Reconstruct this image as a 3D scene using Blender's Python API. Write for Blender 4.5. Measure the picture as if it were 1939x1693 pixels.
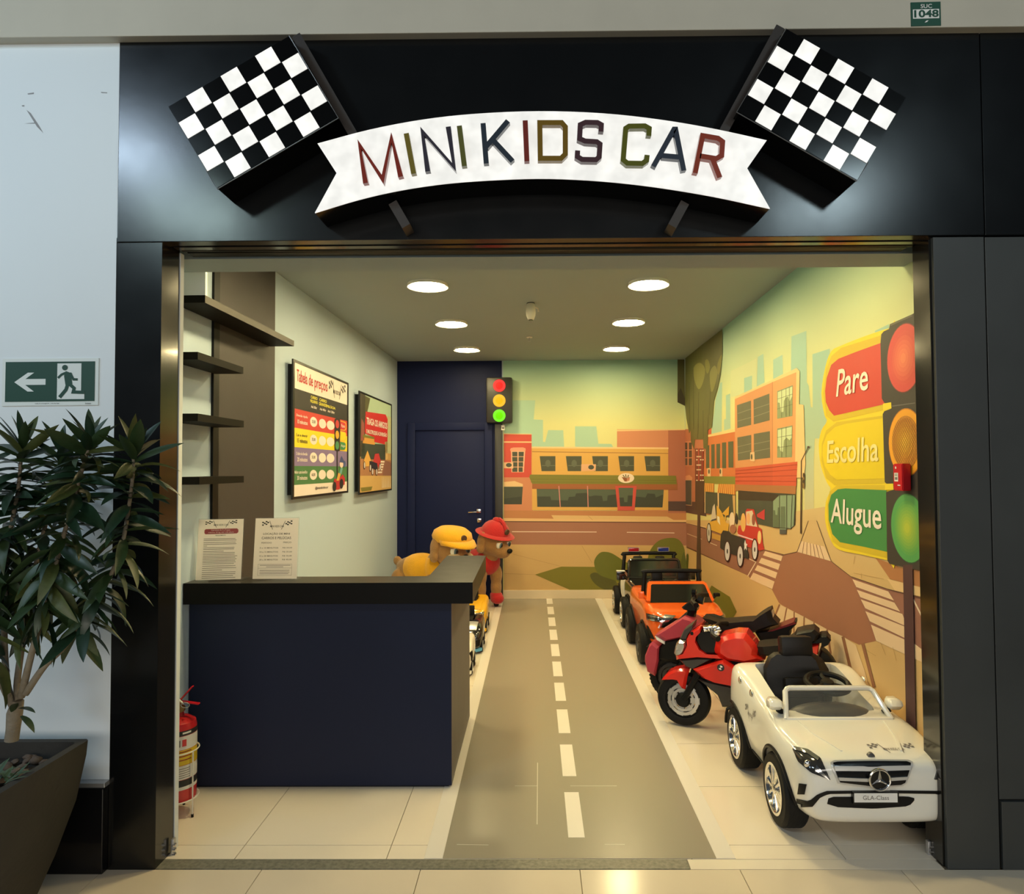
import bpy, bmesh, math, random
from mathutils import Vector, Matrix
from mathutils.bvhtree import BVHTree
random.seed(7)
SC = bpy.context.scene
for o in list(bpy.data.objects): bpy.data.objects.remove(o)
COL = SC.collection
R = math.radians
# ------------------------------------------------------------------ camera
FPX, CX, CY = 1300.0, 1000.0, 847.0          # focal length and principal point, in pixels of 1939 x 1693
EYE = Vector((0, 0, 1.6))
_Y = Vector((12, 40, FPX)).normalized()
_d = Vector((.0055, 1, 0)); _Z = -(_d - _Y * _d.dot(_Y)); _Z.normalize()
_X = _Z.cross(_Y)
if _X.x < 0: _X = -_X
ROWS = [Vector((_X[i], _Y[i], _Z[i])) for i in range(3)]     # camera right, down, forward in world space
cam = bpy.data.cameras.new('camera'); camo = bpy.data.objects.new('camera', cam); COL.objects.link(camo)
cam.sensor_fit = 'HORIZONTAL'; cam.sensor_width = 36; cam.lens = FPX / 1939 * 36
cam.shift_x = (969.5 - CX) / 1939; cam.shift_y = (CY - 846.5) / 1939; cam.clip_start = .02
mw = Matrix.Identity(4)
for i in range(3):
    mw[i][0] = ROWS[0][i]; mw[i][1] = -ROWS[1][i]; mw[i][2] = -ROWS[2][i]; mw[i][3] = EYE[i]
camo.matrix_world = mw
SC.camera = camo
# ------------------------------------------------------------------ view, world, large lights
SC.view_settings.view_transform = 'Standard'; SC.view_settings.look = 'None'
SC.view_settings.gamma = 1; SC.view_settings.use_curve_mapping = False
SC.view_settings.exposure = 0.15
w = bpy.data.worlds.new('mall_ambient'); SC.world = w; w.use_nodes = True
w.node_tree.nodes['Background'].inputs[0].default_value = (.60, .74, .86, 1)
w.node_tree.nodes['Background'].inputs[1].default_value = .045
LAMP_L = 106.0                                 # radiance of the shop's round ceiling lights
LAMP_C = (1.0, .81, .405)
SIGN_E = 1.15
def area(name, loc, target, sx, sy, power, col):
    l = bpy.data.lights.new(name, 'AREA'); l.shape = 'RECTANGLE'; l.size = sx; l.size_y = sy; l.energy = power; l.color = col
    o = bpy.data.objects.new(name, l); COL.objects.link(o); o.location = loc
    o.rotation_euler = (Vector(target) - Vector(loc)).to_track_quat('-Z', 'Y').to_euler(); return o
# ------------------------------------------------------------------ pixel -> point on a real plane
def at(px, py, n, q):
    r = ROWS[0] * ((px - CX) / FPX) + ROWS[1] * ((py - CY) / FPX) + ROWS[2]
    n = Vector(n); return EYE + r * ((Vector(q) - EYE).dot(n) / r.dot(n))
def on_y(px, py, d): return at(px, py, (0, 1, 0), (0, d, 0))
# mall ceiling spots that mirror in the black fascia, plus added fills for the mall wall and the front
for _px, _py, _w, _c in ((228, 285, 36, (.62, .80, 1.0)), (368, 405, 17, (.70, .95, .93)), (1560, 385, 20, (.72, .93, 1.0))):
    _p = on_y(_px, _py, 2.786); _k = (2.786 + 1.0) / 2.786
    area('mall_ceiling_spot', (_p.x * (1 + _k), -1.0, 1.6 + (_p.z - 1.6) * (1 + _k)), _p, .75, .30, _w, _c)
area('mall_wall_fill', (-4.7, .7, 3.5), (-2.1, 2.8, 1.9), 1.0, 1.0, 20, (.58, .82, 1.0))  # added cool fill for the white wall, kept out of the fascia's reflection
area('front_fill', (0, -6, 2.6), (0, 2.8, 1.3), 8, 1.8, 225, (1.0, .92, .80))  # unseen warm fill added behind the camera for the papers and car fronts
FRONT, BACK, CEIL = 2.79, 8.5, 2.94
LW = (Vector((-1.765, 2.9, 0)), Vector((-1.70, BACK, 0)))
RW = (Vector((1.737, 2.9, 0)), Vector((1.868, BACK, 0)))
def _nrm(a, b, s): t = (b - a).normalized(); return Vector((t.y, -t.x, 0)) * s
LN = _nrm(*LW, 1); RN = _nrm(*RW, -1)                         # point into the room
if LN.x < 0: LN = -LN
if RN.x > 0: RN = -RN
BN = Vector((0, -1, 0))
def lw(px, py, off=0): return at(px, py, LN, LW[0] + LN * off)
def rw(px, py, off=0): return at(px, py, RN, RW[0] + RN * off)
def bw(px, py, off=0): return on_y(px, py, BACK - off)
# ------------------------------------------------------------------ materials
def lin(c):
    def f(v):
        v = max(0, v) / 255; return v / 12.92 if v <= .04045 else ((v + .055) / 1.055) ** 2.4
    return tuple(f(v) for v in c)
TINT = (.99, .90, .59)
def obs(c, k=1.0):                                            # colour seen under the warm lamps -> paint colour
    return tuple(min(.9, v / t * k) for v, t in zip(lin(c), TINT))
MATS = {}
def mat(name, col, rough=.5, metal=0, coat=0, emit=None, es=0, bump=0, bscale=40, var=0, vscale=6, trans=0, alpha=1, spec=.5, sheen=0, flat=False):
    if name in MATS: return MATS[name]
    m = bpy.data.materials.new(name); m.use_nodes = True; MATS[name] = m
    nt = m.node_tree; p = nt.nodes['Principled BSDF']
    p.inputs['Base Color'].default_value = (*col, 1); p.inputs['Roughness'].default_value = rough
    p.inputs['Metallic'].default_value = metal; p.inputs['Coat Weight'].default_value = coat; p.inputs['Coat Roughness'].default_value = .06
    p.inputs['Specular IOR Level'].default_value = spec
    if flat: return m
    if sheen: p.inputs['Sheen Weight'].default_value = sheen
    if trans: p.inputs['Transmission Weight'].default_value = trans; p.inputs['IOR'].default_value = 1.1
    if alpha < 1: p.inputs['Alpha'].default_value = alpha
    if emit: p.inputs['Emission Color'].default_value = (*emit, 1); p.inputs['Emission Strength'].default_value = es
    tc = nt.nodes.new('ShaderNodeTexCoord')
    nz = nt.nodes.new('ShaderNodeTexNoise'); nz.inputs['Scale'].default_value = vscale; nz.inputs['Detail'].default_value = 5
    nt.links.new(tc.outputs['Object'], nz.inputs['Vector'])
    mr = nt.nodes.new('ShaderNodeMapRange'); mr.inputs['To Min'].default_value = max(0, rough - .03); mr.inputs['To Max'].default_value = rough + .05
    nt.links.new(nz.outputs['Fac'], mr.inputs['Value']); nt.links.new(mr.outputs['Result'], p.inputs['Roughness'])
    if var:
        mx = nt.nodes.new('ShaderNodeMix'); mx.data_type = 'RGBA'
        mx.inputs[6].default_value = (*[c * (1 - var) for c in col], 1); mx.inputs[7].default_value = (*[min(1, c * (1 + var)) for c in col], 1)
        nt.links.new(nz.outputs['Fac'], mx.inputs[0]); nt.links.new(mx.outputs[2], p.inputs['Base Color'])
    if bump:
        b = nt.nodes.new('ShaderNodeBump'); b.inputs['Strength'].default_value = bump; b.inputs['Distance'].default_value = .01
        n2 = nt.nodes.new('ShaderNodeTexNoise'); n2.inputs['Scale'].default_value = bscale; n2.inputs['Detail'].default_value = 6
        nt.links.new(tc.outputs['Object'], n2.inputs['Vector']); nt.links.new(n2.outputs['Fac'], b.inputs['Height']); nt.links.new(b.outputs['Normal'], p.inputs['Normal'])
    return m
def zramp(name, stops, rough=.55):                           # print whose ink changes with height
    m = bpy.data.materials.new(name); m.use_nodes = True; nt = m.node_tree; p = nt.nodes['Principled BSDF']
    p.inputs['Roughness'].default_value = rough
    g = nt.nodes.new('ShaderNodeNewGeometry'); s = nt.nodes.new('ShaderNodeSeparateXYZ'); nt.links.new(g.outputs['Position'], s.inputs[0])
    mr = nt.nodes.new('ShaderNodeMapRange'); mr.inputs['From Max'].default_value = 3; nt.links.new(s.outputs['Z'], mr.inputs['Value'])
    cr = nt.nodes.new('ShaderNodeValToRGB'); nt.links.new(mr.outputs[0], cr.inputs[0]); nt.links.new(cr.outputs[0], p.inputs['Base Color'])
    e = cr.color_ramp.elements
    while len(e) < len(stops): e.new(.5)
    for k, (z, c) in zip(e, stops): k.position = z / 3; k.color = (*c, 1)
    MATS[name] = m; return m
BLACKGLOSS = mat('black_gloss_plastic', (.006, .006, .007), .2, coat=.2, spec=.3)
BLACK = mat('black_plastic', (.007, .007, .007), .45, spec=.22)
RUBBER = mat('tyre_rubber', (.009, .009, .009), .6, bump=.15, bscale=120, spec=.22)
CHROME = mat('chrome', (.85, .84, .82), .12, metal=1)
SILVER = mat('silver_paint', (.55, .55, .56), .3, metal=.7)
WHITE = mat('white_print', (.85, .84, .80), .5)
INK = mat('black_ink', (.02, .02, .02), .5)
GLASS = mat('clear_plastic', (.35, .36, .35), .03, alpha=.09)
# ------------------------------------------------------------------ mesh builder
class MB:
    def __init__(s): s.bm = bmesh.new(); s.mats = []
    def mi(s, m):
        if m is None: return 0
        if m not in s.mats: s.mats.append(m)
        return s.mats.index(m)
    def face(s, pts, m=None):
        f = s.bm.faces.new([s.bm.verts.new(Vector(p)) for p in pts]); f.material_index = s.mi(m); return f
    def merge(s, bm2, m=None, mx=None):
        i = s.mi(m); vm = {}
        for v in bm2.verts: vm[v] = s.bm.verts.new(mx @ v.co if mx else v.co)
        for f in bm2.faces:
            try:
                g = s.bm.faces.new([vm[v] for v in f.verts]); g.material_index = i
            except ValueError: pass
        bm2.free(); return s
    def box(s, c, d, m=None, bev=0, rot=None, seg=2, mx=None):
        b = bmesh.new(); bmesh.ops.create_cube(b, size=1)
        for v in b.verts: v.co = Vector((v.co.x * d[0], v.co.y * d[1], v.co.z * d[2]))
        if bev: bmesh.ops.bevel(b, geom=list(b.edges), offset=bev, segments=seg, affect='EDGES', profile=.6)
        M = Matrix.Translation(Vector(c))
        if rot: M = M @ (rot.to_4x4() if isinstance(rot, Matrix) else Matrix.Rotation(rot[2], 4, 'Z') @ Matrix.Rotation(rot[1], 4, 'Y') @ Matrix.Rotation(rot[0], 4, 'X'))
        if mx: M = mx @ M
        return s.merge(b, m, M)
    def bb(s, x0, x1, y0, y1, z0, z1, m=None, bev=0):
        return s.box(((x0 + x1) / 2, (y0 + y1) / 2, (z0 + z1) / 2), (x1 - x0, y1 - y0, z1 - z0), m, bev)
    def prism(s, pts, vec, m=None):                          # polygon swept along vec
        vec = Vector(vec); a = [s.bm.verts.new(Vector(p)) for p in pts]; b = [s.bm.verts.new(Vector(p) + vec) for p in pts]; i = s.mi(m); n = len(a)
        fs = [s.bm.faces.new(a), s.bm.faces.new(b[::-1])]
        for k in range(n): fs.append(s.bm.faces.new((a[k], b[k], b[(k + 1) % n], a[(k + 1) % n])))
        for f in fs: f.material_index = i
        bmesh.ops.recalc_face_normals(s.bm, faces=fs); return s
    def loft(s, rings, m=None, cap=True, closed=True):
        i = s.mi(m); V = [[s.bm.verts.new(Vector(p)) for p in r] for r in rings]; fs = []; n = len(V[0])
        for a, b in zip(V, V[1:]):
            for k in range(n if closed else n - 1):
                fs.append(s.bm.faces.new((a[k], a[(k + 1) % n], b[(k + 1) % n], b[k])))
        if cap: fs += [s.bm.faces.new(V[0][::-1]), s.bm.faces.new(V[-1])]
        for f in fs: f.material_index = i
        bmesh.ops.recalc_face_normals(s.bm, faces=fs); return s
    def tube(s, pts, r, n=8, m=None, closed=False, flat=1.0):
        pts = [Vector(p) for p in pts]; N = len(pts); rs = r if isinstance(r, (list, tuple)) else [r] * N
        rings = []; prev = None
        for k in range(N):
            a = pts[k - 1] if k or closed else pts[k]; b = pts[(k + 1) % N] if k < N - 1 or closed else pts[k]
            t = (b - a).normalized()
            if prev is None: u = t.orthogonal().normalized()
            else: u = (prev - t * prev.dot(t)).normalized()
            prev = u; v = t.cross(u)
            rings.append([pts[k] + (u * math.cos(q) + v * math.sin(q) * flat) * rs[k] for q in (2 * math.pi * j / n for j in range(n))])
        if closed: rings.append(rings[0])
        return s.loft(rings, m, cap=not closed)
    def lathe(s, prof, c=(0, 0, 0), axis='Z', n=24, m=None, cap=True, a0=0, a1=2 * math.pi):
        c = Vector(c); full = abs(a1 - a0 - 2 * math.pi) < 1e-6; rings = []
        def P(r, h, q):
            x, y = r * math.cos(q), r * math.sin(q)
            return c + {'Z': Vector((x, y, h)), 'X': Vector((h, x, y)), 'Y': Vector((x, h, y))}[axis]
        cnt = n if full else n + 1
        for r, h in prof: rings.append([P(r, h, a0 + (a1 - a0) * j / n) for j in range(cnt)])
        return s.loft(rings, m, cap=cap and full, closed=full)
    def ball(s, c, r, m=None, seg=16, rings=10, rot=None):
        b = bmesh.new(); bmesh.ops.create_uvsphere(b, u_segments=seg, v_segments=rings, radius=1)
        M = Matrix.Translation(Vector(c))
        if rot: M = M @ Matrix.Rotation(rot[2], 4, 'Z') @ Matrix.Rotation(rot[1], 4, 'Y') @ Matrix.Rotation(rot[0], 4, 'X')
        r = r if isinstance(r, (tuple, list)) else (r, r, r)
        return s.merge(b, m, M @ Matrix.Diagonal((*r, 1)))
    def text(s, body, q, m=None, bold=.0, off=0, u=(0, 1), v=(0, 1), squeeze=True):   # text filling part of a quad Q
        me = glyphs(body, bold)
        xs = [p.co.x for p in me.vertices]; ys = [p.co.y for p in me.vertices]
        if not xs: return s
        x0, x1, y0, y1 = min(xs), max(xs), min(ys), max(ys); i = s.mi(m)
        vs = [s.bm.verts.new(q(u[0] + (u[1] - u[0]) * (p.co.x - x0) / max(1e-6, x1 - x0), v[0] + (v[1] - v[0]) * (p.co.y - y0) / max(1e-6, y1 - y0), off)) for p in me.vertices]
        for f in me.polygons:
            try: s.bm.faces.new([vs[k] for k in f.vertices]).material_index = i
            except ValueError: pass
        return s
    def qpoly(s, q, pts, m=None, off=0): return s.face([q(a, b, off) for a, b in pts], m)
    def qrect(s, q, u0, v0, u1, v1, m=None, off=0): return s.qpoly(q, [(u0, v0), (u1, v0), (u1, v1), (u0, v1)], m, off)
    def qell(s, q, u, v, ru, rv, m=None, off=0, n=20): return s.qpoly(q, [(u + ru * math.cos(2 * math.pi * k / n), v + rv * math.sin(2 * math.pi * k / n)) for k in range(n)], m, off)
    def mesh(s, name, ms=None, smooth=35):
        me = bpy.data.meshes.new(name); s.bm.normal_update(); s.bm.to_mesh(me); s.bm.free()
        for m in (ms if ms else s.mats): me.materials.append(m)
        if smooth:
            me.shade_smooth(); me.set_sharp_from_angle(angle=R(smooth))
        return me
    def build(s, name, m=None, parent=None, smooth=35, sub=0, kind=None, label=None):
        if m is not None and not s.mats: s.mats = [m]
        me = s.mesh(name, None, smooth)
        return link(name, me, parent, sub, kind, label)
def link(name, me, parent=None, sub=0, kind=None, label=None):
    o = bpy.data.objects.new(name, me); COL.objects.link(o)
    if parent: o.parent = parent
    if sub:
        md = o.modifiers.new('sub', 'SUBSURF'); md.levels = md.render_levels = sub
    if kind: o['kind'] = kind
    if label: o['label'] = label
    return o
_G = {}
def glyphs(body, bold=0.0):
    if (body, bold) in _G: return _G[(body, bold)]
    cu = bpy.data.curves.new('glyph', 'FONT'); cu.body = body; cu.offset = bold; cu.resolution_u = 3
    ob = bpy.data.objects.new('glyph', cu)
    me = bpy.data.meshes.new_from_object(ob)
    bpy.data.objects.remove(ob); _G[(body, bold)] = me; return me
def quad(bl, br, tr, tl):
    bl, br, tr, tl = map(Vector, (bl, br, tr, tl)); n = (br - bl).cross(tl - bl).normalized()
    return lambda u, v, off=0: bl * (1 - u) * (1 - v) + br * u * (1 - v) + tr * u * v + tl * (1 - u) * v + n * off
def thing(name, label, cat, loc=(0, 0, 0), rz=0, group=None):
    o = bpy.data.objects.new(name, None); COL.objects.link(o); o.empty_display_size = .1
    o.location = loc; o.rotation_euler = (0, 0, rz); return tag(o, label, cat, group)
def tag(o, label, cat, group=None, kind=None):
    o['label'] = label; o['category'] = cat
    if group: o['group'] = group
    if kind: o['kind'] = kind
    return o
def struct(o, label=None):
    o['kind'] = 'structure'
    if label: o['label'] = label
    return o
def evaluated(me, mods):                                      # run modifiers once, return the plain mesh
    o = bpy.data.objects.new('work', me); COL.objects.link(o); tmp = []
    for kind, kw in mods:
        md = o.modifiers.new('m', kind)
        for k, v in kw.items():
            if k == 'cut':
                c = bpy.data.objects.new('cut', v); COL.objects.link(c); tmp.append(c); md.object = c
            else: setattr(md, k, v)
    dg = bpy.context.evaluated_depsgraph_get()
    out = bpy.data.meshes.new_from_object(o.evaluated_get(dg))
    for t in tmp + [o]: bpy.data.objects.remove(t)
    return out
def smooth_closed(pts, k=4):                                   # Catmull-Rom through a closed 2D outline
    n = len(pts); out = []
    for i in range(n):
        p0, p1, p2, p3 = (Vector(pts[(i + j - 1) % n]) for j in range(4))
        for s in range(k):
            t = s / k; out.append(tuple(.5 * (2 * p1 + (p2 - p0) * t + (2 * p0 - 5 * p1 + 4 * p2 - p3) * t * t + (3 * p1 - p0 - 3 * p2 + p3) * t ** 3)))
    return out
def smooth_open(pts, k=4):
    P = [Vector(p) for p in pts]; P = [P[0] * 2 - P[1]] + P + [P[-1] * 2 - P[-2]]; out = []
    for i in range(1, len(P) - 2):
        p0, p1, p2, p3 = P[i - 1:i + 3]
        for s in range(k):
            t = s / k; out.append(.5 * (2 * p1 + (p2 - p0) * t + (2 * p0 - 5 * p1 + 4 * p2 - p3) * t * t + (3 * p1 - p0 - 3 * p2 + p3) * t ** 3))
    return out + [P[-2]]
# ================================================================== THE SETTING
def slab(name, pts, vec, m, parent=None, label=None):
    b = MB(); b.prism(pts, vec, m); o = b.build(name, None, parent, 0); return struct(o, label)
WALLPALE = mat('pale_green_wall_paint', obs((184, 195, 176)), .6, bump=.04, bscale=180)
CEILM = mat('ceiling_paint', (.315, .385, .42), .7, bump=.03, bscale=120)
NAVY = mat('navy_paint', (.008, .0135, .064), .5, spec=.16, bump=.03, bscale=200)
FASC = mat('black_satin_laminate', (.004, .0045, .005), .205, bump=.012, bscale=30, spec=.5)
PILM = mat('black_matt_laminate', (.042, .046, .046), .46, var=.25, vscale=3, bump=.04, bscale=12)
JAMB = mat('black_mirror_laminate', (.012, .011, .009), .16, coat=.2)
MALLW = mat('mall_white_panel', (.76, .81, .84), .45, var=.03, vscale=2, bump=.04, bscale=6)
BEAM = mat('mall_beige_plaster', (.54, .50, .41), .6, var=.10, vscale=4, bump=.06, bscale=25)
TILE = mat('cream_porcelain', (.84, .75, .62), .13, var=.03, vscale=3)
TILE2 = mat('beige_porcelain', (.74, .64, .50), .16, var=.05, vscale=3)
GROUT = mat('tile_grout', (.30, .24, .16), .8)
SKIRT = mat('cream_skirting', obs((222, 196, 140)), .35)
lwp = lambda y, z, off=0: Vector((LW[0].x + (LW[1].x - LW[0].x) * (y - 2.9) / (BACK - 2.9), y, z)) + LN * off
rwp = lambda y, z, off=0: Vector((RW[0].x + (RW[1].x - RW[0].x) * (y - 2.9) / (BACK - 2.9), y, z)) + RN * off
wall_left = slab('wall_left', [lwp(2.92, 0), lwp(BACK + .15, 0), lwp(BACK + .15, 3.1), lwp(2.92, 3.1)], -LN * .15, WALLPALE, label='pale green plastered wall on the left of the shop')
wall_right = slab('wall_right', [rwp(2.92, 0), rwp(BACK + .15, 0), rwp(BACK + .15, 3.1), rwp(2.92, 3.1)], -RN * .15, WALLPALE, label='shop wall on the right covered with a printed town mural')
wall_back = slab('wall_back', [(-1.9, BACK, 0), (2.05, BACK, 0), (2.05, BACK, 3.1), (-1.9, BACK, 3.1)], (0, .15, 0), WALLPALE, label='end wall of the shop, half navy and half printed mural')
ceiling = slab('ceiling', [(-1.95, 3.22, CEIL), (2.05, 3.22, CEIL), (2.05, BACK + .15, CEIL), (-1.95, BACK + .15, CEIL)], (0, 0, .12), CEILM, label='grey plaster shop ceiling with round lights')
slab('trim_1', [(-1.9, 3.02, 2.54), (1.9, 3.02, 2.54), (1.9, 3.02, 3.1), (-1.9, 3.02, 3.1)], (0, .2, 0), CEILM, label='plaster bulkhead just behind the shop opening')
# mall floor and shop floor, tile by tile
floor = slab('floor', [(-4.5, -2, -.03), (4.5, -2, -.03), (4.5, BACK + .1, -.03), (-4.5, BACK + .1, -.03)], (0, 0, .024), GROUT, label='floor of the mall and the shop under its tiles')
_tc = {}
def tile(x0, x1, y0, y1, m, z=0.0):
    g = .0018; key = (round(x1 - x0, 3), round(y1 - y0, 3), m.name)
    if key not in _tc:
        b = MB(); a, c = (x1 - x0) / 2 - g, (y1 - y0) / 2 - g
        b.box((0, 0, -.004), (2 * a, 2 * c, .008), m); _tc[key] = b.mesh('tile', smooth=0)
    o = link('tile', _tc[key], floor); o.location = ((x0 + x1) / 2, (y0 + y1) / 2, z)
TX = [-1.243 + .626 * k for k in range(-1, 6)]; TX[0] = -1.80; TX[-1] = 1.88
TY = [2.862] + [2.968 + .536 * k for k in range(0, 11)]; TY[-1] = BACK
for i in range(len(TX) - 1):
    for j in range(len(TY) - 1): tile(TX[i], TX[i + 1], TY[j], TY[j + 1], TILE)
MX = [-1.10 + .636 * k for k in range(-5, 8)]; MY = [2.79 - .63 * k for k in range(0, 6)]
for i in range(len(MX) - 1):
    for j in range(len(MY) - 1): tile(MX[i], MX[i + 1], MY[j + 1], MY[j], TILE2)
STONE = mat('dark_granite_threshold', (.20, .19, .15), .4, var=.8, vscale=60)
b = MB(); b.bb(-1.53, .612, 2.793, 2.860, -.006, .001, STONE); struct(b.build('trim_2', None, None, 0), 'dark stone threshold strip across the shop entrance')
b = MB(); b.bb(.615, 1.62, 2.793, 2.860, -.006, .0, TILE); struct(b.build('trim_3', None, None, 0), 'cream tile piece closing the threshold on the right')
# shop front: pillars, jambs, fascia, soffit, mall wall
slab('trim_4', [(-1.715, FRONT, 0), (-1.530, FRONT, 0), (-1.530, FRONT, 2.537), (-1.715, FRONT, 2.537)], (0, .001, 0), FASC, label='black laminate pillar left of the shop opening')
b = MB(); b.bb(-1.72, -1.530, FRONT + .001, 2.93, 0, 2.56, JAMB); struct(b.build('trim_5', None, None, 0), 'shiny black jamb on the left of the opening')
b = MB(); b.bb(-1.80, -1.526, 2.931, 2.960, 0, 2.54, MALLW); struct(b.build('trim_6', None, None, 0), 'white plaster edge behind the left jamb')
b = MB(); b.bb(1.632, 1.838, FRONT, FRONT + .02, 0, 2.535, PILM, .002); struct(b.build('trim_7', None, None, 0), 'black laminate pillar right of the shop opening')
b = MB(); b.bb(1.625, 1.80, FRONT + .021, 2.93, 0, 2.56, JAMB); struct(b.build('trim_8', None, None, 0), 'shiny black jamb on the right of the opening')
b = MB(); b.bb(1.845, 4.5, FRONT + .004, FRONT + .1, .272, 2.535, PILM, .002); b.bb(1.848, 4.5, FRONT - .004, FRONT + .1, 0, .266, PILM, .002)
struct(b.build('wall_front', None, None, 0), 'black panelled shop front to the right of the pillar')
for nm, x0, x1, lab in (('trim_9', -1.715, 1.838, 'wide black fascia carrying the illuminated shop sign'), ('trim_10', 1.842, 4.5, 'black fascia panel beyond the seam at the far right')):
    b = MB(); b.bb(x0, x1, FRONT - .004, FRONT + .06, 2.541, 3.42, FASC, .002); struct(b.build(nm, None, None, 0), lab)
b = MB(); b.bb(-1.515, 1.627, FRONT + .0605, 2.885, 2.537, 2.57, JAMB); struct(b.build('trim_11', None, None, 0), 'shiny black soffit under the fascia')
b = MB(); b.bb(-1.6, 1.7, 2.89, 3.015, 2.60, 3.1, BLACK)
b.tube([(-1.515, 2.925, 2.565), (0, 2.925, 2.557), (1.62, 2.925, 2.562)], .022, 10, BLACK); b.bb(-1.512, 1.62, 2.96, 3.012, 2.548, 2.60, BLACK)
struct(b.build('trim_12', None, None, 40), 'rolled up black shutter edge in the soffit slot')
b = MB(); b.bb(-4.5, -1.718, FRONT + .002, FRONT + .12, .355, 3.40, MALLW); struct(b.build('wall_mall', None, None, 0), 'white mall wall panel left of the shop front')
b = MB(); b.bb(-4.5, -1.722, FRONT - .035, FRONT + .1, 0, .335, BLACKGLOSS, .004); struct(b.build('baseboard_mall', None, None, 0), 'tall black skirting under the white mall wall')
b = MB(); b.bb(-4.5, -1.72, FRONT - .03, FRONT + .1, .336, .354, SILVER, .002); struct(b.build('trim_13', None, None, 0), 'thin metal strip on top of the black skirting')
b = MB(); b.bb(-4.5, 4.5, FRONT - .045, FRONT + .12, on_y(1000, 60, FRONT - .045).z, 4.3, BEAM, .004); struct(b.build('trim_14', None, None, 0), 'beige plaster beam running above the shop front')
# unseen upper shell, added so that no mall light leaks into the shop
b = MB(); b.bb(-1.9, 2.0, 2.86, 3.02, 3.1, 3.5, BLACK); struct(b.build('trim_15', None, None, 0), 'unseen dark box added above the shutter to block mall light')
# back wall: navy part, frame, door, skirting
navyx1 = bw(951, 900).x
b = MB(); b.bb(-1.699, navyx1, BACK - .012, BACK - .0005, 0, CEIL - .001, NAVY); struct(b.build('wall_back_navy', None, wall_back, 0), 'navy painted section of the end wall')
dz = bw(850, 815).z; dx0, dx1 = bw(787, 815).x, bw(918, 815).x; fx0, fx1, fz = bw(773, 800).x, bw(933, 800).x, bw(850, 801).z
door = MB(); door.bb(dx0 + .004, dx1 - .004, BACK - .022, BACK - .013, .01, dz - .006, NAVY, .002)
door = struct(door.build('door_1', None, None, 30), 'flush navy door in the navy end wall')
b = MB()
for x0, x1, z0, z1 in ((fx0, dx0, 0, fz), (dx1, fx1, 0, fz), (dx0, dx1, dz, fz)): b.bb(x0, x1, BACK - .045, BACK - .012, z0, z1, NAVY, .004)
b.build('door_frame', None, door)
hp = bw(907, 969); b = MB()
b.box((hp.x, BACK - .028, hp.z + .01), (.05, .012, .05), CHROME, .004); b.tube([(hp.x, BACK - .03, hp.z), (hp.x, BACK - .07, hp.z), (hp.x - .02, BACK - .075, hp.z), (hp.x - .125, BACK - .075, hp.z - .004)], .009, 8, CHROME)
b.build('door_handle', None, door)
b = MB(); b.box((hp.x + .005, BACK - .028, hp.z - .105), (.05, .012, .05), CHROME, .004); b.lathe([(.012, -.012), (.012, 0)], (hp.x + .005, BACK - .034, hp.z - .105), 'Y', 12, CHROME); b.build('lock_plate', None, door)
b = MB(); b.bb(navyx1, 1.865, BACK - .018, BACK - .001, 0, .105, SKIRT, .004); struct(b.build('baseboard_back', None, None, 0), 'cream skirting under the mural on the end wall')
b = MB(); b.prism([rwp(2.95, 0), rwp(8.48, 0), rwp(8.48, .105), rwp(2.95, .105)], RN * .015, SKIRT); struct(b.build('baseboard_right', None, None, 0), 'cream skirting under the mural on the right wall')
b = MB(); b.prism([lwp(2.98, 0), lwp(8.48, 0), lwp(8.48, .105), lwp(2.98, .105)], LN * .015, SKIRT); struct(b.build('baseboard_left', None, None, 0), 'cream skirting along the left wall')
# dark panel and black post of the shelf system
DPAN = mat('dark_grey_panel', (.062, .054, .056), .5, bump=.03, bscale=60, spec=.25)
p0, p1 = lw(411, 700).y, lw(517, 700).y
b = MB(); b.prism([lwp(p0, 0), lwp(p1, 0), lwp(p1, CEIL - .001), lwp(p0, CEIL - .001)], LN * .012, DPAN); struct(b.build('trim_16', None, None, 0), 'dark grey panel standing on the left wall beside the shelves')
b = MB(); q0 = lw(400, 700).y; b.prism([lwp(q0, 0), lwp(p0 - .002, 0), lwp(p0 - .002, CEIL - .001), lwp(q0, CEIL - .001)], LN * .014, BLACK); struct(b.build('trim_17', None, None, 0), 'black shelf post on the left wall')
# ================================================================== THE MURAL (flat print on the two walls)
A_ = lambda p: (940 + p[0] / 5.1026, 660 + p[1] / 5.1026)
B_ = lambda p: (940 + p[0] / 5.1026, 920 + p[1] / 5.1026)
C_ = lambda p: (1270 + p[0] / 5.645, 600 + p[1] / 5.645)
D_ = lambda p: (1270 + p[0] / 5.645, 860 + p[1] / 5.645)
E_ = lambda p: (1480 + p[0] / 4.703, 900 + p[1] / 4.703)
F_ = lambda p: (1480 + p[0] / 5.46, 590 + p[1] / 5.46)
G_ = lambda p: (1270 + p[0] / 2.418, 480 + p[1] / 2.418)
H_ = lambda p: (1200 + p[0] / 4.617, 1100 + p[1] / 4.617)
N_ = lambda p: p
def ink(c):
    if isinstance(c, bpy.types.Material): return c
    return mat('print_%d_%d_%d' % c, obs(c), .55)
def printed(name, wall, fn, shapes):
    b = MB()
    for k, (lay, f, pts, c) in enumerate(shapes):
        m = ink(c)
        b.face([fn(*f(p), .0012 + .0007 * lay + .00003 * k) for p in pts], m)
    return b.build(name, None, wall, 0)
def ell(cx, cy, rx, ry, n=22, tilt=0): return [(cx + rx * math.cos(t) * math.cos(tilt) - ry * math.sin(t) * math.sin(tilt), cy + rx * math.cos(t) * math.sin(tilt) + ry * math.sin(t) * math.cos(tilt)) for t in (2 * math.pi * k / n for k in range(n))]
def lerp(p, q, t): return (p[0] + (q[0] - p[0]) * t, p[1] + (q[1] - p[1]) * t)
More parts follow.
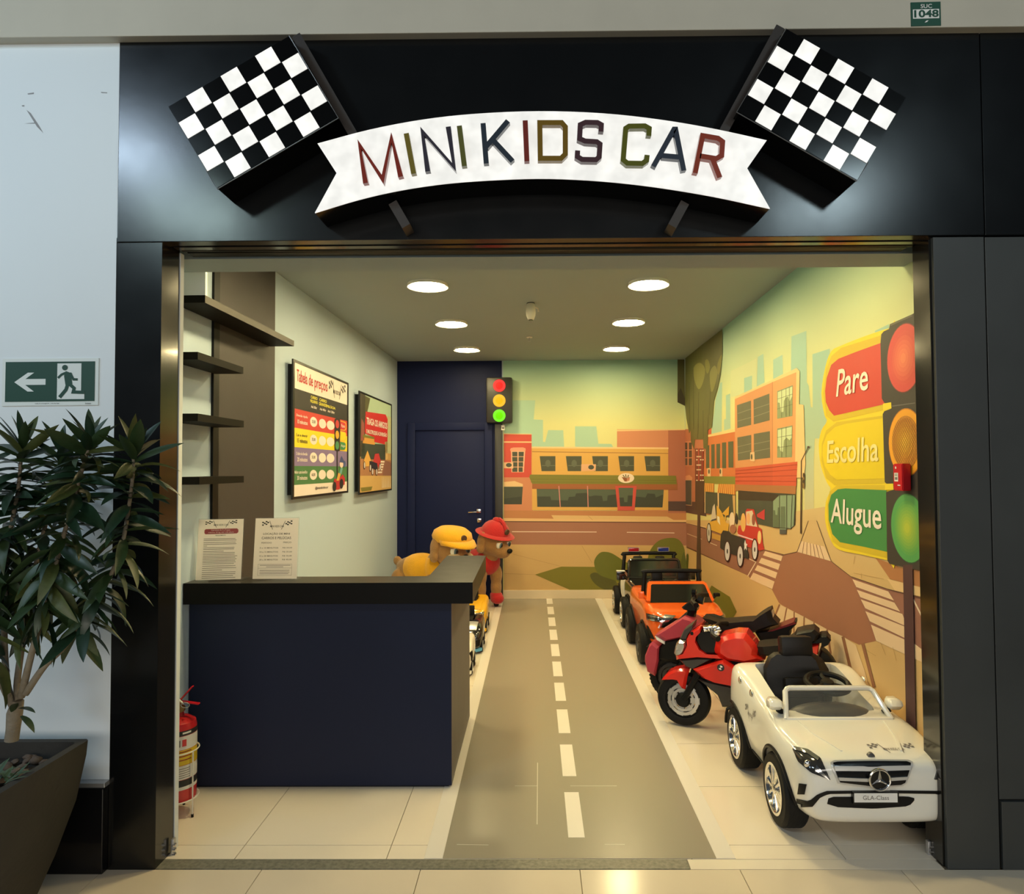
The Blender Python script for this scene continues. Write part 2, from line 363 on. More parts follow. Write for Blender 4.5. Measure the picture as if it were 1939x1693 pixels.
def bars(a0, a1, b0, b1, iv): return [[lerp(a0, a1, s), lerp(b0, b1, s), lerp(b0, b1, e), lerp(a0, a1, e)] for s, e in iv]
def line(p, q, w): 
    d = Vector((q[0] - p[0], q[1] - p[1])).normalized() * w / 2; n = Vector((-d.y, d.x))
    return [(p[0] + n.x, p[1] + n.y), (q[0] + n.x, q[1] + n.y), (q[0] - n.x, q[1] - n.y), (p[0] - n.x, p[1] - n.y)]
SKY = zramp('print_sky', [(1.3, obs((222, 203, 112))), (2.15, obs((216, 207, 120))), (2.6, obs((182, 198, 134))), (2.94, obs((152, 190, 148)))])
TEAL = zramp('print_skyline', [(1.2, obs((214, 190, 116))), (1.75, obs((178, 192, 136))), (2.3, obs((158, 190, 146)))])
TEALB = mat('print_skyline_back', obs((170, 196, 142)), .55)
TAN, BROWN, OLIVE, OLIVE2 = (205, 162, 88), (162, 106, 68), (124, 112, 24), (104, 104, 26)
DKWIN, CREAM = (72, 74, 48), (232, 186, 112)
mw_, x1b = wall_back, 1297
xm = 952.5
printed('printed_sky', mw_, bw, [(0, N_, [(xm, 660), (x1b, 660), (x1b, 1118), (xm, 1118)], SKY)])
printed('printed_skyline', mw_, bw, [(1, A_, [(72, 500), (375, 500), (360, 685), (450, 690), (450, 900), (470, 905), (500, 788), (645, 790), (655, 960), (72, 960)], TEALB),
    (1, A_, [(760, 752), (965, 752), (985, 920), (1110, 922), (1135, 965), (760, 965)], TEALB)])
win = lambda x: [(x, 1040), (x + 152, 1040), (x + 152, 1185), (x + 18, 1185)]
printed('printed_building', mw_, bw, [(2, A_, [(72, 822), (340, 828), (340, 1245), (72, 1245)], (205, 72, 46)), (3, A_, [(72, 820), (340, 824), (340, 832), (72, 828)], CREAM), (3, A_, [(72, 897), (340, 898), (340, 911), (72, 910)], CREAM),
    (3, A_, [(140, 962), (280, 962), (265, 1196), (145, 1196)], (236, 172, 116)), (3, A_, [(132, 972), (160, 957), (260, 955), (284, 975), (280, 992), (135, 992)], (226, 150, 98))]
    + [(4, A_, [(152 + 62 * i, 998 + 50 * j), (203 + 62 * i - 4 * j * i, 998 + 50 * j), (203 + 60 * i - 3 * j * i, 1042 + 50 * j), (154 + 60 * i, 1042 + 50 * j)], DKWIN) for i in range(2) for j in range(4)]
    + [(5, A_, [(72, 1100), (162, 1100), (162, 1160), (72, 1156)], (232, 180, 118)), (6, A_, ell(120, 1126, 28, 20), DKWIN)])
printed('printed_building', mw_, bw, [(2, A_, [(1165, 780), (1835, 785), (1835, 1590), (1165, 1590)], (210, 134, 80)), (3, A_, [(1660, 785), (1835, 785), (1835, 1590), (1660, 1590)], (178, 104, 64)), (3, A_, [(1165, 784), (1835, 780), (1835, 788), (1165, 800)], CREAM),
    (4, B_, [(1660, 150), (1835, 150), (1835, 245), (1660, 242)], (88, 62, 46))])
printed('printed_building', mw_, bw, [(2, A_, [(72, 1245), (350, 1245), (350, 1600), (72, 1600)], (206, 130, 76)), (3, A_, [(72, 1290), (175, 1280), (255, 1310), (255, 1335), (72, 1335)], CREAM), (3, A_, [(72, 1335), (255, 1335), (245, 1505), (72, 1505)], DKWIN), (4, A_, [(72, 1450), (245, 1430), (245, 1505), (72, 1505)], (58, 60, 40))])
printed('printed_building', mw_, bw, [(4, A_, [(340, 955), (1660, 960), (1660, 1562), (345, 1562)], (220, 164, 68)), (5, A_, [(340, 948), (1662, 956), (1662, 972), (340, 964)], (240, 196, 118)), (5, A_, line((345, 997), (1660, 1014), 6), (160, 105, 45))]
    + [(5, A_, win(x), (76, 76, 46)) for x in (418, 671, 925, 1178, 1430)] + [(6, A_, [(x + 22, 1128), (x + 150, 1128), (x + 150, 1134), (x + 22, 1134)], (112, 110, 74)) for x in (418, 671, 925, 1178, 1430)] + [(6, A_, ell(x + 80, 1110, 26, 34), (98, 98, 64)) for x in (418, 671, 925, 1178, 1430)]
    + [(7, A_, [(820, 1118), (962, 1118), (958, 1182), (818, 1186)], (226, 168, 104)), (8, A_, ell(915, 1147, 28, 22), DKWIN)])
printed('printed_shop_window', mw_, bw, [(5, A_, [(388, 1325), (1620, 1330), (1605, 1535), (395, 1530)], (84, 92, 60)), (7, A_, [(388, 1325), (1620, 1330), (1618, 1366), (390, 1358)], (66, 60, 34)),
    (6, A_, [(395, 1430), (520, 1430), (530, 1465), (690, 1468), (700, 1435), (760, 1430), (770, 1400), (870, 1395), (900, 1430), (950, 1420), (1020, 1425), (1030, 1475), (1070, 1470), (1075, 1420), (1150, 1410), (1440, 1440), (1460, 1400), (1530, 1405), (1540, 1440), (1612, 1410), (1605, 1535), (395, 1530)], (62, 64, 42)),
    (9, A_, line((603, 1328), (617, 1532), 9), (205, 130, 104)), (9, A_, line((880, 1328), (886, 1532), 9), (205, 130, 104)),
    (9, A_, [(1148, 1328), (1355, 1328), (1335, 1565), (1172, 1565)], (204, 76, 52)), (10, A_, [(1180, 1346), (1322, 1346), (1310, 1525), (1195, 1525)], (88, 96, 62)), (11, A_, [(1187, 1440), (1230, 1440), (1235, 1485), (1265, 1485), (1270, 1420), (1316, 1420), (1310, 1525), (1195, 1525)], (62, 64, 42))])
printed('printed_awning', mw_, bw, [(8, A_, [(345, 1305), (1700, 1310), (1735, 1228), (1750, 1310), (1750, 1366), (345, 1356)], (160, 92, 40)), (9, A_, [(325, 1218), (1735, 1229), (1742, 1312), (345, 1307), (318, 1245)], (126, 118, 34)), (10, A_, line((330, 1262), (1738, 1275), 3), (104, 98, 28)), (10, A_, line((330, 1290), (1738, 1298), 3), (104, 98, 28)),
    (11, A_, ell(1253, 1252, 78, 48, 28), (242, 214, 160)), (12, A_, [(1210, 1240), (1262, 1252), (1258, 1285), (1238, 1284)], (150, 84, 36)), (12, A_, [(1262, 1252), (1290, 1240), (1285, 1276), (1258, 1285)], (206, 130, 80)), (12, A_, line((1222, 1222), (1240, 1246), 9), (90, 84, 34)), (12, A_, line((1248, 1216), (1254, 1250), 9), (90, 84, 34)), (12, A_, line((1276, 1222), (1268, 1250), 9), (90, 84, 34))])
printed('printed_pavement', mw_, bw, [(3, B_, [(72, 238), (1835, 243), (1835, 345), (72, 330)], (192, 124, 64)), (4, B_, [(530, 284), (1650, 297), (1720, 334), (555, 320)], (222, 176, 100)), (4, B_, [(72, 312), (560, 318), (1720, 330), (1835, 330), (1835, 352), (72, 342)], (228, 178, 104)), (5, B_, [(72, 341), (1835, 351), (1835, 358), (72, 348)], (92, 58, 38)), (5, B_, line((885, 290), (930, 330), 3), (180, 130, 66))])
printed('printed_road', mw_, bw, [(3, B_, [(72, 348), (1835, 358), (1835, 577), (72, 566)], (166, 108, 70)), (4, B_, [(150, 440), (968, 443), (968, 450), (150, 447)], (236, 206, 156)), (4, B_, [(1260, 446), (1720, 452), (1720, 459), (1260, 453)], (236, 206, 156))])
printed('printed_pavement', mw_, bw, [(3, B_, [(72, 566), (1835, 577), (1835, 1012), (72, 1012)], TAN), (4, B_, line((825, 580), (925, 745), 3), (172, 130, 66)), (4, B_, line((160, 660), (610, 775), 3), (180, 138, 72)), (4, B_, line((72, 848), (380, 858), 3), (180, 138, 72))])
printed('printed_bush', mw_, bw, [(5, B_, [(372, 858), (625, 781), (960, 783), (1230, 860), (1200, 1008), (715, 1008)], OLIVE), (6, B_, smooth_closed([(905, 872), (930, 842), (985, 845), (1150, 915), (1160, 1006), (1045, 1003), (950, 945)], 3), (86, 82, 24)), (7, B_, smooth_closed([(945, 760), (955, 700), (1000, 648), (1050, 638), (1120, 655), (1230, 725), (1340, 800), (1330, 950), (1100, 900), (985, 850)], 4), OLIVE2),
    (7, B_, smooth_closed([(1460, 720), (1490, 615), (1570, 530), (1680, 503), (1760, 520), (1810, 590), (1822, 670), (1815, 820), (1460, 820)], 4), (110, 106, 26)), (8, B_, smooth_closed([(1360, 740), (1385, 665), (1430, 740), (1440, 800), (1350, 800)], 3), (92, 90, 26)), (8, B_, smooth_closed([(1780, 800), (1795, 680), (1815, 640), (1830, 720), (1830, 820)], 3), (92, 92, 26))])
printed('printed_tree', mw_, bw, [(9, A_, [(1750, 95), (1835, 95), (1835, 560), (1822, 555), (1750, 520)], (84, 78, 32)), (10, A_, [(1750, 440), (1780, 380), (1835, 520), (1835, 556), (1750, 520)], (62, 52, 26))])
# ---- right wall
W = wall_right
xe = 1800
printed('printed_sky', W, rw, [(0, N_, [(1297.5, 679), (1560, 455), (xe, 250), (xe, 1010), (1297.5, 995)], SKY)])
printed('printed_skyline', W, rw, [(1, C_, s, TEAL) for s in (
    [(550, 700), (545, 1225), (435, 1250), (480, 880), (530, 705)], [(590, 840), (635, 820), (640, 1195), (570, 1215), (570, 1100), (590, 1090)], [(785, 655), (870, 628), (870, 770), (785, 812)],
    [(930, 430), (990, 395), (1003, 700), (920, 745)], [(1095, 460), (1195, 405), (1200, 610), (1095, 665)],
    [(1290, 210), (1450, 150), (1455, 700), (1475, 735), (1498, 968), (1517, 968), (1515, 400), (1637, 360), (1700, 340), (1700, 800), (1640, 1300), (1540, 1300), (1530, 1500), (1530, 2200), (1430, 2200), (1430, 1000), (1370, 930), (1375, 580), (1340, 550), (1285, 590)])]
    + [(1, C_, [(640, 580), (780, 515), (925, 440), (920, 745), (880, 765), (870, 628), (785, 655), (785, 812), (690, 850), (640, 860)], mat('print_skyline_pale', obs((200, 202, 132)), .55)), (1, F_, [(965, 200), (1110, 130), (1110, 180), (965, 230)], TEAL)])
GROUND = zramp('print_street_haze', [(.9, obs((212, 168, 94))), (1.3, obs((216, 178, 104))), (1.6, obs((222, 196, 116)))])
printed('printed_pavement', W, rw, [(2, N_, [(1297.5, 985), (1400, 985), (1560, 960), (xe, 960), (xe, 1800), (1297.5, 1126)], GROUND)])
printed('printed_building', W, rw, [(3, N_, [(1297.5, 813), (1345, 811), (1345, 975), (1297.5, 970)], (186, 108, 66)), (4, D_, [(150, 505), (380, 515), (380, 665), (150, 622)], (88, 60, 46)),
    (4, C_, [(140, 1335), (186, 1330), (186, 1595), (140, 1595)], (206, 130, 82)), (4, C_, [(188, 1330), (236, 1326), (236, 1592), (188, 1592)], (206, 130, 82))]
    + [(5, C_, [(148 + 46 * i, 1345 + 84 * j), (178 + 48 * i, 1343 + 84 * j), (178 + 48 * i, 1418 + 84 * j), (148 + 46 * i, 1418 + 84 * j)], (80, 70, 46)) for i in range(2) for j in range(3)]
    + [(5, D_, [(150, 235), (200, 222), (232, 250), (230, 275), (152, 275)], (216, 140, 86)), (5, D_, [(153, 275), (226, 275), (226, 552), (153, 545)], (206, 150, 96)), (6, D_, [(157, 280), (222, 280), (222, 545), (157, 538)], (76, 72, 54))])
printed('printed_building', W, rw, [(4, C_, [(395, 1275), (690, 1215), (695, 1720), (345, 1720)], (208, 112, 52)), (5, C_, [(395, 1262), (690, 1198), (690, 1228), (395, 1286)], (240, 196, 112)), (4, C_, [(395, 1205), (432, 1190), (435, 1262), (395, 1268)], (200, 84, 46))]
    + [(5, C_, s, (86, 88, 52)) for s in ([(375, 1380), (413, 1370), (413, 1620), (378, 1620)], [(432, 1365), (470, 1360), (470, 1620), (435, 1620)], [(487, 1360), (528, 1355), (528, 1620), (490, 1620)], [(548, 1345), (593, 1340), (593, 1618), (550, 1618)], [(613, 1335), (670, 1330), (670, 1612), (618, 1612)])]
    + [(6, D_, [(392, 150), (427, 150), (427, 238), (392, 238)], (228, 184, 116)), (7, D_, ell(409, 186, 8, 26), DKWIN), (6, D_, [(522, 150), (552, 150), (552, 238), (522, 238)], (228, 184, 116)), (7, D_, ell(530, 186, 8, 26), DKWIN)])
printed('printed_awning', W, rw, [(5, D_, [(365, 400), (695, 430), (695, 690), (365, 630)], (76, 76, 50)), (6, D_, [(362, 400), (370, 400), (370, 630), (362, 628)], CREAM), (6, D_, [(500, 410), (515, 412), (515, 655), (505, 652)], CREAM), (6, D_, [(660, 440), (690, 440), (690, 690), (675, 690)], (206, 160, 84)),
    (6, D_, [(358, 235), (692, 240), (692, 325), (352, 312)], (132, 126, 44)), (7, D_, [(352, 308), (462, 314), (462, 408), (338, 398)], (228, 170, 66)), (7, D_, [(510, 318), (692, 322), (692, 435), (497, 412)], (228, 170, 66))]
    + [(8, D_, s, (206, 108, 44)) for s in bars((352, 308), (462, 314), (338, 398), (462, 408), [(k / 6 + .06, k / 6 + .13) for k in range(6)]) + bars((510, 318), (692, 322), (497, 412), (692, 435), [(k / 9 + .04, k / 9 + .09) for k in range(9)])])
printed('printed_building', W, rw, [(6, C_, [(685, 868), (1090, 690), (1090, 1720), (690, 1720)], (214, 142, 78)), (6, C_, [(1088, 690), (1345, 585), (1335, 1720), (1088, 1720)], (226, 154, 84)), (7, C_, [(683, 860), (1085, 676), (1345, 548), (1378, 582), (1372, 935), (1420, 942), (1440, 1580), (1420, 1720), (1328, 1720), (1342, 592), (1088, 698), (685, 880)], (246, 194, 114)), (7, C_, line((1088, 695), (1088, 1570), 4), (180, 108, 56))]
    + [(7, C_, s, (104, 100, 66)) for s in ([(708, 945), (858, 895), (860, 1155), (712, 1190)], [(885, 885), (1055, 820), (1058, 1105), (888, 1150)], [(712, 1290), (860, 1262), (862, 1520), (718, 1537)], [(888, 1252), (1060, 1222), (1062, 1505), (890, 1525)])]
    + [(8, C_, line(p, q, 6), (146, 138, 96)) for p, q in (((714, 1035), (858, 985)), ((714, 1115), (858, 1075)), ((888, 985), (1056, 930)), ((888, 1070), (1057, 1010)), ((714, 1390), (860, 1355)), ((716, 1460), (861, 1430)), ((888, 1360), (1060, 1325)), ((890, 1440), (1061, 1405)))]
    + [(8, C_, [(850, 1450), (895, 1445), (898, 1545), (850, 1540)], (230, 186, 120)), (9, C_, ell(865, 1496, 9, 30), DKWIN)]
    + [(7, C_, s, (146, 152, 94)) for s in ([(1138, 795), (1305, 730), (1300, 1060), (1138, 1090)], [(1138, 1195), (1300, 1160), (1295, 1500), (1138, 1505)])]
    + [(8, C_, s, (206, 212, 142)) for s in ([(1145, 805), (1300, 745), (1298, 850), (1270, 905), (1255, 850), (1225, 870), (1210, 900), (1205, 1015), (1180, 1020), (1165, 920), (1145, 915)], [(1145, 1210), (1296, 1175), (1292, 1290), (1270, 1320), (1240, 1290), (1210, 1320), (1200, 1445), (1175, 1435), (1160, 1380), (1145, 1380)])]
    + [(9, C_, line(p, q, 4), (104, 104, 62)) for p, q in (((1185, 785), (1185, 1075)), ((1232, 765), (1232, 1065)), ((1268, 745), (1268, 1060)), ((1138, 880), (1303, 825)), ((1138, 985), (1302, 935)), ((1185, 1190), (1185, 1500)), ((1232, 1180), (1232, 1500)), ((1138, 1290), (1299, 1262)), ((1138, 1400), (1297, 1375)))])
printed('printed_shop_window', W, rw, [(7, D_, [(690, 150), (1355, 80), (1340, 345), (690, 335)], (206, 84, 48)), (8, D_, [(1090, 108), (1355, 80), (1340, 345), (1090, 335)], (214, 88, 50)), (8, D_, [(690, 325), (1340, 340), (1335, 428), (1160, 418), (720, 388), (690, 392)], (176, 112, 56))]
    + [(9, D_, line(p, q, 4), (166, 58, 34)) for p, q in (((690, 180), (1352, 112)), ((690, 210), (1350, 165)), ((690, 245), (1348, 230)), ((690, 285), (1345, 292)))]
    + [(8, D_, [(720, 388), (1332, 432), (1322, 760), (1280, 797), (1095, 782), (720, 700)], (74, 76, 52)), (9, D_, [(720, 388), (1095, 420), (1160, 435), (1095, 502), (720, 488)], (64, 50, 32)), (9, D_, [(1095, 502), (1160, 440), (1330, 433), (1312, 765), (1280, 797), (1235, 800), (1235, 855), (1165, 855), (1165, 792), (1095, 782)], (140, 156, 106)),
       (10, D_, [(1097, 600), (1115, 600), (1120, 650), (1140, 650), (1145, 570), (1160, 570), (1160, 785), (1097, 778)], (98, 110, 70)), (10, D_, [(1175, 560), (1225, 560), (1228, 700), (1228, 790), (1172, 790)], (104, 116, 76)), (10, D_, [(1165, 805), (1235, 805), (1235, 855), (1165, 855)], (84, 84, 66))]
    + [(10, D_, line(p, q, 7), (60, 56, 36)) for p, q in (((1163, 437), (1163, 792)), ((1240, 437), (1240, 797)), ((1300, 435), (1285, 797)), ((1330, 433), (1322, 760)), ((1095, 782), (1285, 797)), ((1160, 437), (1332, 433)))])
printed('printed_street_lamp', W, rw, [(9, C_, line((1396, 1540), (1470, 1390), 9), (82, 58, 34)), (9, C_, ell(1472, 1392, 14, 10), (82, 58, 34)), (9, N_, [C_((1391, 1535)), C_((1402, 1535)), D_((1397, 850)), D_((1382, 850))], (82, 58, 34)), (10, D_, [(1412, 200), (1432, 200), (1430, 365), (1408, 365)], (140, 104, 50)), (11, D_, ell(1421, 226, 9, 20), (70, 52, 30)), (11, D_, ell(1420, 290, 9, 20), (70, 52, 30))])
OCT = [D_((1210, 1075)), E_((135, 682)), E_((440, 766)), E_((620, 906)), E_((840, 1475)), E_((690, 1510)), E_((400, 1368)), E_((0, 1155)), D_((1155, 1587)), D_((1080, 1445))]
printed('printed_road', W, rw, [(3, N_, [(1297.5, 989), D_((190, 742)), D_((390, 793)), D_((560, 850)), D_((1000, 1022)), D_((1210, 1075)), D_((1080, 1445)), D_((850, 1330)), D_((830, 1300)), D_((150, 975)), (1297.5, 1036)], (156, 102, 68)), (3, N_, OCT, (164, 106, 66)),
    (3, E_, [(620, 905), (950, 1018), (1245, 1100), (1262, 1100), (1300, 1640), (1255, 1640), (840, 1477)], (156, 102, 70)),
    (4, D_, line((190, 742), (540, 845), 9), (92, 62, 40)), (4, D_, line((1000, 1022), (1212, 1076), 6), (92, 62, 40)), (4, D_, [(150, 728), (400, 780), (395, 793), (190, 742), (150, 736)], (226, 178, 112)),
    (4, D_, line((175, 850), (335, 910), 6), (232, 200, 146)), (4, D_, line((415, 945), (495, 978), 7), (232, 200, 146)), (4, D_, line((830, 1115), (915, 1155), 9), (232, 200, 146)), (4, D_, line((910, 1155), (822, 1305), 10), (232, 200, 146))])
PALE = (232, 192, 130)
printed('printed_crossing', W, rw, [(4, D_, s, PALE) for s in bars((1010, 1036), (845, 1335), (1196, 1090), (1085, 1442), [(0, .15), (.24, .42), (.5, .68), (.77, 1)])]
    + [(4, E_, [(170, 585), (380, 635), (440, 765), (140, 682)], PALE)] + [(5, E_, line(lerp((170, 585), (380, 635), t), lerp((145, 682), (435, 764), t), 5), (150, 102, 62)) for t in (.14, .27, .4, .53, .66, .8)]
    + [(3, E_, [(240, 400), (310, 400), (380, 635), (170, 585)], (214, 172, 100)), (5, E_, line((238, 405), (137, 682), 5), (96, 66, 40)), (5, E_, line((312, 405), (440, 766), 5), (96, 66, 40)), (5, E_, line((440, 766), (620, 906), 5), (96, 66, 40)), (5, E_, line((0, 712), (137, 682), 5), (96, 66, 40)), (5, E_, line((620, 903), (950, 1016), 6), (96, 66, 40)), (5, E_, [(950, 1012), (1262, 1090), (1262, 1108), (950, 1020)], (100, 62, 42))]
    + [(4, E_, s, PALE) for s in ([(630, 925), (950, 1035), (1000, 1115), (665, 995)], [(670, 1020), (1005, 1135), (1055, 1215), (700, 1085)], [(705, 1105), (1075, 1235), (1120, 1350), (745, 1185)], [(745, 1210), (1130, 1360), (1180, 1490), (785, 1300)], [(795, 1330), (1190, 1505), (1262, 1560), (1262, 1670), (842, 1475)])]
    + [(4, H_, [(1275, 206), (1484, 312), (1690, 424), (1828, 484), (1940, 560), (2010, 760), (2080, 1000), (1900, 1000), (1560, 700), (1225, 330)], (226, 188, 124))]
    + [(5, H_, line(p, q, wd), (150, 98, 58)) for p, q, wd in (((1275, 206), (1225, 330), 14), ((1337, 238), (1312, 365), 11), ((1402, 270), (1400, 470), 11), ((1490, 315), (1484, 520), 12), ((1575, 362), (1585, 560), 12), ((1690, 424), (1722, 640), 17), ((1828, 486), (1925, 900), 26), ((2000, 545), (2100, 930), 26))])
printed('printed_kerb', W, rw, [(4, E_, [(835, 735), (1075, 826), (1262, 850), (1262, 1005), (965, 925)], (180, 116, 60)), (5, E_, [(940, 922), (1262, 1003), (1262, 1085), (1010, 1028)], (230, 186, 112)), (5, E_, [(1165, 1105), (1180, 1105), (1262, 1270), (1255, 1285)], (232, 200, 146))]
    + [(5, E_, line(p, q, 3), (180, 138, 72)) for p, q in (((650, 720), (640, 790)), ((710, 870), (710, 920)), ((640, 870), (910, 925)), ((735, 1545), (840, 1610)), ((880, 1490), (925, 1600)), ((990, 1530), (1020, 1650)))])
printed('printed_tree', W, rw, [(8, C_, [(155, 440), (552, 130), (552, 400), (531, 620), (497, 780), (460, 900), (440, 1180), (400, 1208), (395, 1420), (350, 1405), (345, 1310), (258, 1310), (250, 1420), (215, 1330), (212, 1215), (197, 1245), (168, 1090), (152, 950)], (98, 92, 42)), (9, C_, [(155, 440), (350, 285), (330, 480), (250, 540), (180, 900), (155, 950)], (92, 88, 34))]
    + [(9, C_, smooth_closed(s, 3), c) for s, c in (([(245, 545), (255, 680), (300, 775), (345, 700), (368, 560), (310, 490)], (134, 126, 58)), ([(420, 590), (422, 720), (438, 805), (470, 740), (500, 600), (470, 520)], (134, 126, 58)), ([(368, 470), (375, 570), (395, 607), (420, 540), (400, 460)], (130, 122, 50)), ([(500, 500), (505, 620), (530, 560), (548, 400)], (128, 118, 46)))]
    + [(9, C_, line(p, q, 5), (70, 62, 30)) for p, q in (((300, 800), (290, 1300)), ((345, 1000), (350, 1300)), ((240, 560), (245, 1200)), ((195, 700), (205, 1200)), ((400, 1050), (395, 1250)), ((425, 800), (410, 1050)))]
    + [(8, D_, [(262, 285), (362, 285), (352, 640), (312, 640), (325, 1420), (270, 1420), (286, 640), (262, 600)], (84, 58, 36))])
printed('printed_kiosk', W, rw, [(9, D_, [(258, -60), (350, -60), (352, 285), (260, 285)], (128, 62, 40)), (10, D_, line((297, -60), (300, 285), 8), (186, 70, 44)), (10, D_, line((345, -60), (330, 285), 7), (160, 40, 30))] + [(11, D_, ell(x, y, 9, 7, 10), (240, 214, 160)) for x in (280, 322, 345) for y in (-40, 60, 225, 280)] + [(11, D_, [(275, y), (325, y), (325, y + 14), (275, y + 14)], (216, 180, 130)) for y in (20, 110, 160)])
printed('printed_car', W, rw, [(9, D_, [(378, 780), (430, 715), (492, 690), (492, 548), (540, 610), (592, 735), (622, 745), (612, 840), (540, 852), (430, 812), (378, 800)], (226, 166, 50)), (10, D_, [(425, 715), (450, 560), (470, 530), (490, 700)], (214, 190, 142)), (11, D_, [(440, 700), (490, 685), (488, 705), (425, 720)], (90, 84, 70)), (10, D_, [(495, 660), (520, 670), (530, 760), (500, 720)], (240, 216, 160)), (9, D_, [(440, 840), (535, 870), (530, 930), (440, 900)], (206, 150, 56)), (9, D_, [(550, 635), (625, 555), (620, 650), (590, 660), (590, 705), (580, 705), (582, 655)], (226, 166, 50)), (11, D_, ell(408, 840, 25, 106), (52, 34, 24)), (12, D_, ell(408, 840, 19, 92), (206, 190, 150)), (13, D_, ell(408, 840, 6, 34), (120, 110, 80))])
printed('printed_car', W, rw, [(10, D_, [(712, 830), (725, 765), (800, 755), (800, 610), (815, 583), (890, 590), (935, 780), (970, 800), (985, 960), (1000, 1020), (950, 1030), (820, 990), (740, 900)], (200, 54, 38)), (11, D_, [(806, 615), (872, 602), (926, 778), (808, 760)], (226, 200, 146)), (12, D_, ell(830, 690, 20, 60), (236, 170, 96)), (12, D_, ell(885, 700, 18, 62), (150, 84, 54)), (11, D_, ell(948, 890, 20, 72), (240, 198, 110)), (11, D_, line((715, 862), (880, 916), 14), (242, 196, 172)), (10, D_, [(920, 645), (1005, 588), (1003, 705), (925, 672)], (200, 58, 52)), (12, D_, ell(898, 1020, 34, 120), (60, 26, 20)), (13, D_, ell(898, 1020, 26, 104), (214, 202, 172)), (14, D_, ell(898, 1020, 7, 26), (50, 40, 34))])
printed('printed_car', W, rw, [(11, D_, ell(655, 705, 28, 85), (240, 208, 150)), (11, D_, ell(775, 730, 26, 100), (232, 176, 84)), (11, D_, ell(665, 800, 34, 46), (170, 106, 66)), (11, D_, ell(700, 690, 14, 60), (54, 48, 36)), (12, D_, [(535, 860), (560, 815), (625, 825), (650, 855), (800, 905), (812, 1000), (832, 1070), (830, 1122), (600, 1052), (528, 1002)], (52, 48, 36)), (13, D_, [(785, 960), (795, 915), (805, 955), (822, 965), (810, 985), (812, 1030), (798, 1005), (785, 1030), (788, 985)], (240, 226, 196)), (13, D_, ell(605, 1038, 34, 116), (60, 26, 20)), (14, D_, ell(605, 1038, 26, 100), (214, 202, 172)), (15, D_, ell(605, 1038, 7, 26), (50, 40, 34)), (13, D_, ell(742, 1090, 36, 122), (60, 26, 20)), (14, D_, ell(742, 1090, 28, 106), (214, 202, 172)), (15, D_, ell(742, 1090, 7, 26), (50, 40, 34))])
printed('printed_bush', W, rw, [(5, N_, [D_((155, 975)), D_((155, 1290)), (1297.5, 1100), (1297.5, 1022)], OLIVE2), (6, D_, smooth_closed([(160, 1290), (150, 1180), (172, 1070), (190, 1090), (186, 1200), (178, 1290)], 3), (92, 92, 26)), (5, H_, [(680, 40), (840, 140), (900, 270), (845, 360), (740, 340), (600, 200)], OLIVE)])
YEL, YEL2 = (238, 202, 36), (214, 178, 34)
printed('printed_sign', W, rw, [(8, G_, smooth_closed([(1000, 342), (880, 382), (780, 422), (735, 448), (708, 520), (690, 640), (704, 740), (716, 768), (690, 810), (678, 880), (688, 975), (716, 1050), (732, 1080), (710, 1140), (708, 1230), (736, 1320), (775, 1358), (880, 1380), (990, 1404), (1030, 1402), (1034, 870), (1030, 345)], 3), YEL),
    (9, G_, [(962, 375), (780, 432), (735, 470), (712, 530), (698, 640), (712, 745), (745, 770), (985, 715), (1012, 712), (1012, 690), (985, 688)], YEL2), (9, G_, [(972, 742), (760, 772), (712, 810), (692, 870), (690, 950), (712, 1030), (750, 1060), (985, 1052), (985, 742)], YEL2), (9, G_, [(985, 1060), (760, 1062), (728, 1090), (716, 1150), (720, 1240), (742, 1320), (775, 1345), (990, 1395)], YEL2),
    (10, G_, [(966, 408), (850, 450), (768, 482), (735, 510), (714, 570), (707, 630), (710, 680), (726, 718), (748, 743), (980, 690)], (206, 64, 44)), (10, G_, [(974, 754), (800, 780), (752, 795), (715, 830), (696, 880), (695, 925), (706, 975), (730, 1012), (760, 1036), (985, 1030)], (232, 196, 24)), (10, G_, [(988, 1084), (800, 1076), (765, 1080), (735, 1105), (722, 1150), (724, 1220), (740, 1285), (775, 1322), (880, 1342), (990, 1366)], (66, 134, 58))])
SIGD = (62, 54, 40)
printed('printed_traffic_light', W, rw, [(12, N_, [F_((1022, 330)), F_((1030, 235)), F_((1055, 205)), F_((1110, 180)), F_((1120, 130)), F_((1350, 28)), (1790, 555), (1790, 1104), (1745, 1081), E_((960, 788)), E_((942, 760)), E_((930, 150)), E_((990, 130)), E_((918, 60)), F_((1045, 1060)), F_((1062, 1030)), F_((1130, 1005)), F_((1060, 940)), F_((1036, 900))], SIGD),
    (13, N_, [F_((1048, 952)), F_((1132, 938)), F_((1136, 1000)), F_((1048, 1036))], YEL), (13, N_, [E_((920, 76)), E_((994, 74)), E_((997, 130)), E_((920, 132))], YEL), (13, N_, [F_((1140, 985)), F_((1380, 950)), F_((1380, 940)), F_((1140, 972))], (104, 94, 74)), (13, N_, [F_((1125, 130)), F_((1350, 32)), F_((1352, 48)), F_((1128, 148))], (98, 88, 60)),
    (12, E_, [(1080, 800), (1165, 800), (1195, 2300), (1110, 2300)], (84, 52, 44))])
def wall_disc(px, py, rpx, layers):
    c = rw(px, py); r = rpx * (c.y) / FPX; t = (RW[1] - RW[0]).normalized(); b = MB()
    for k, (f, col) in enumerate(layers):
        b.face([c + t * (r * f * math.cos(a)) + Vector((0, 0, r * f * math.sin(a))) + RN * (.0103 + .0006 * k) for a in (2 * math.pi * i / 36 for i in range(36))], ink(col))
    return b.build('printed_lamp', None, W, 0)
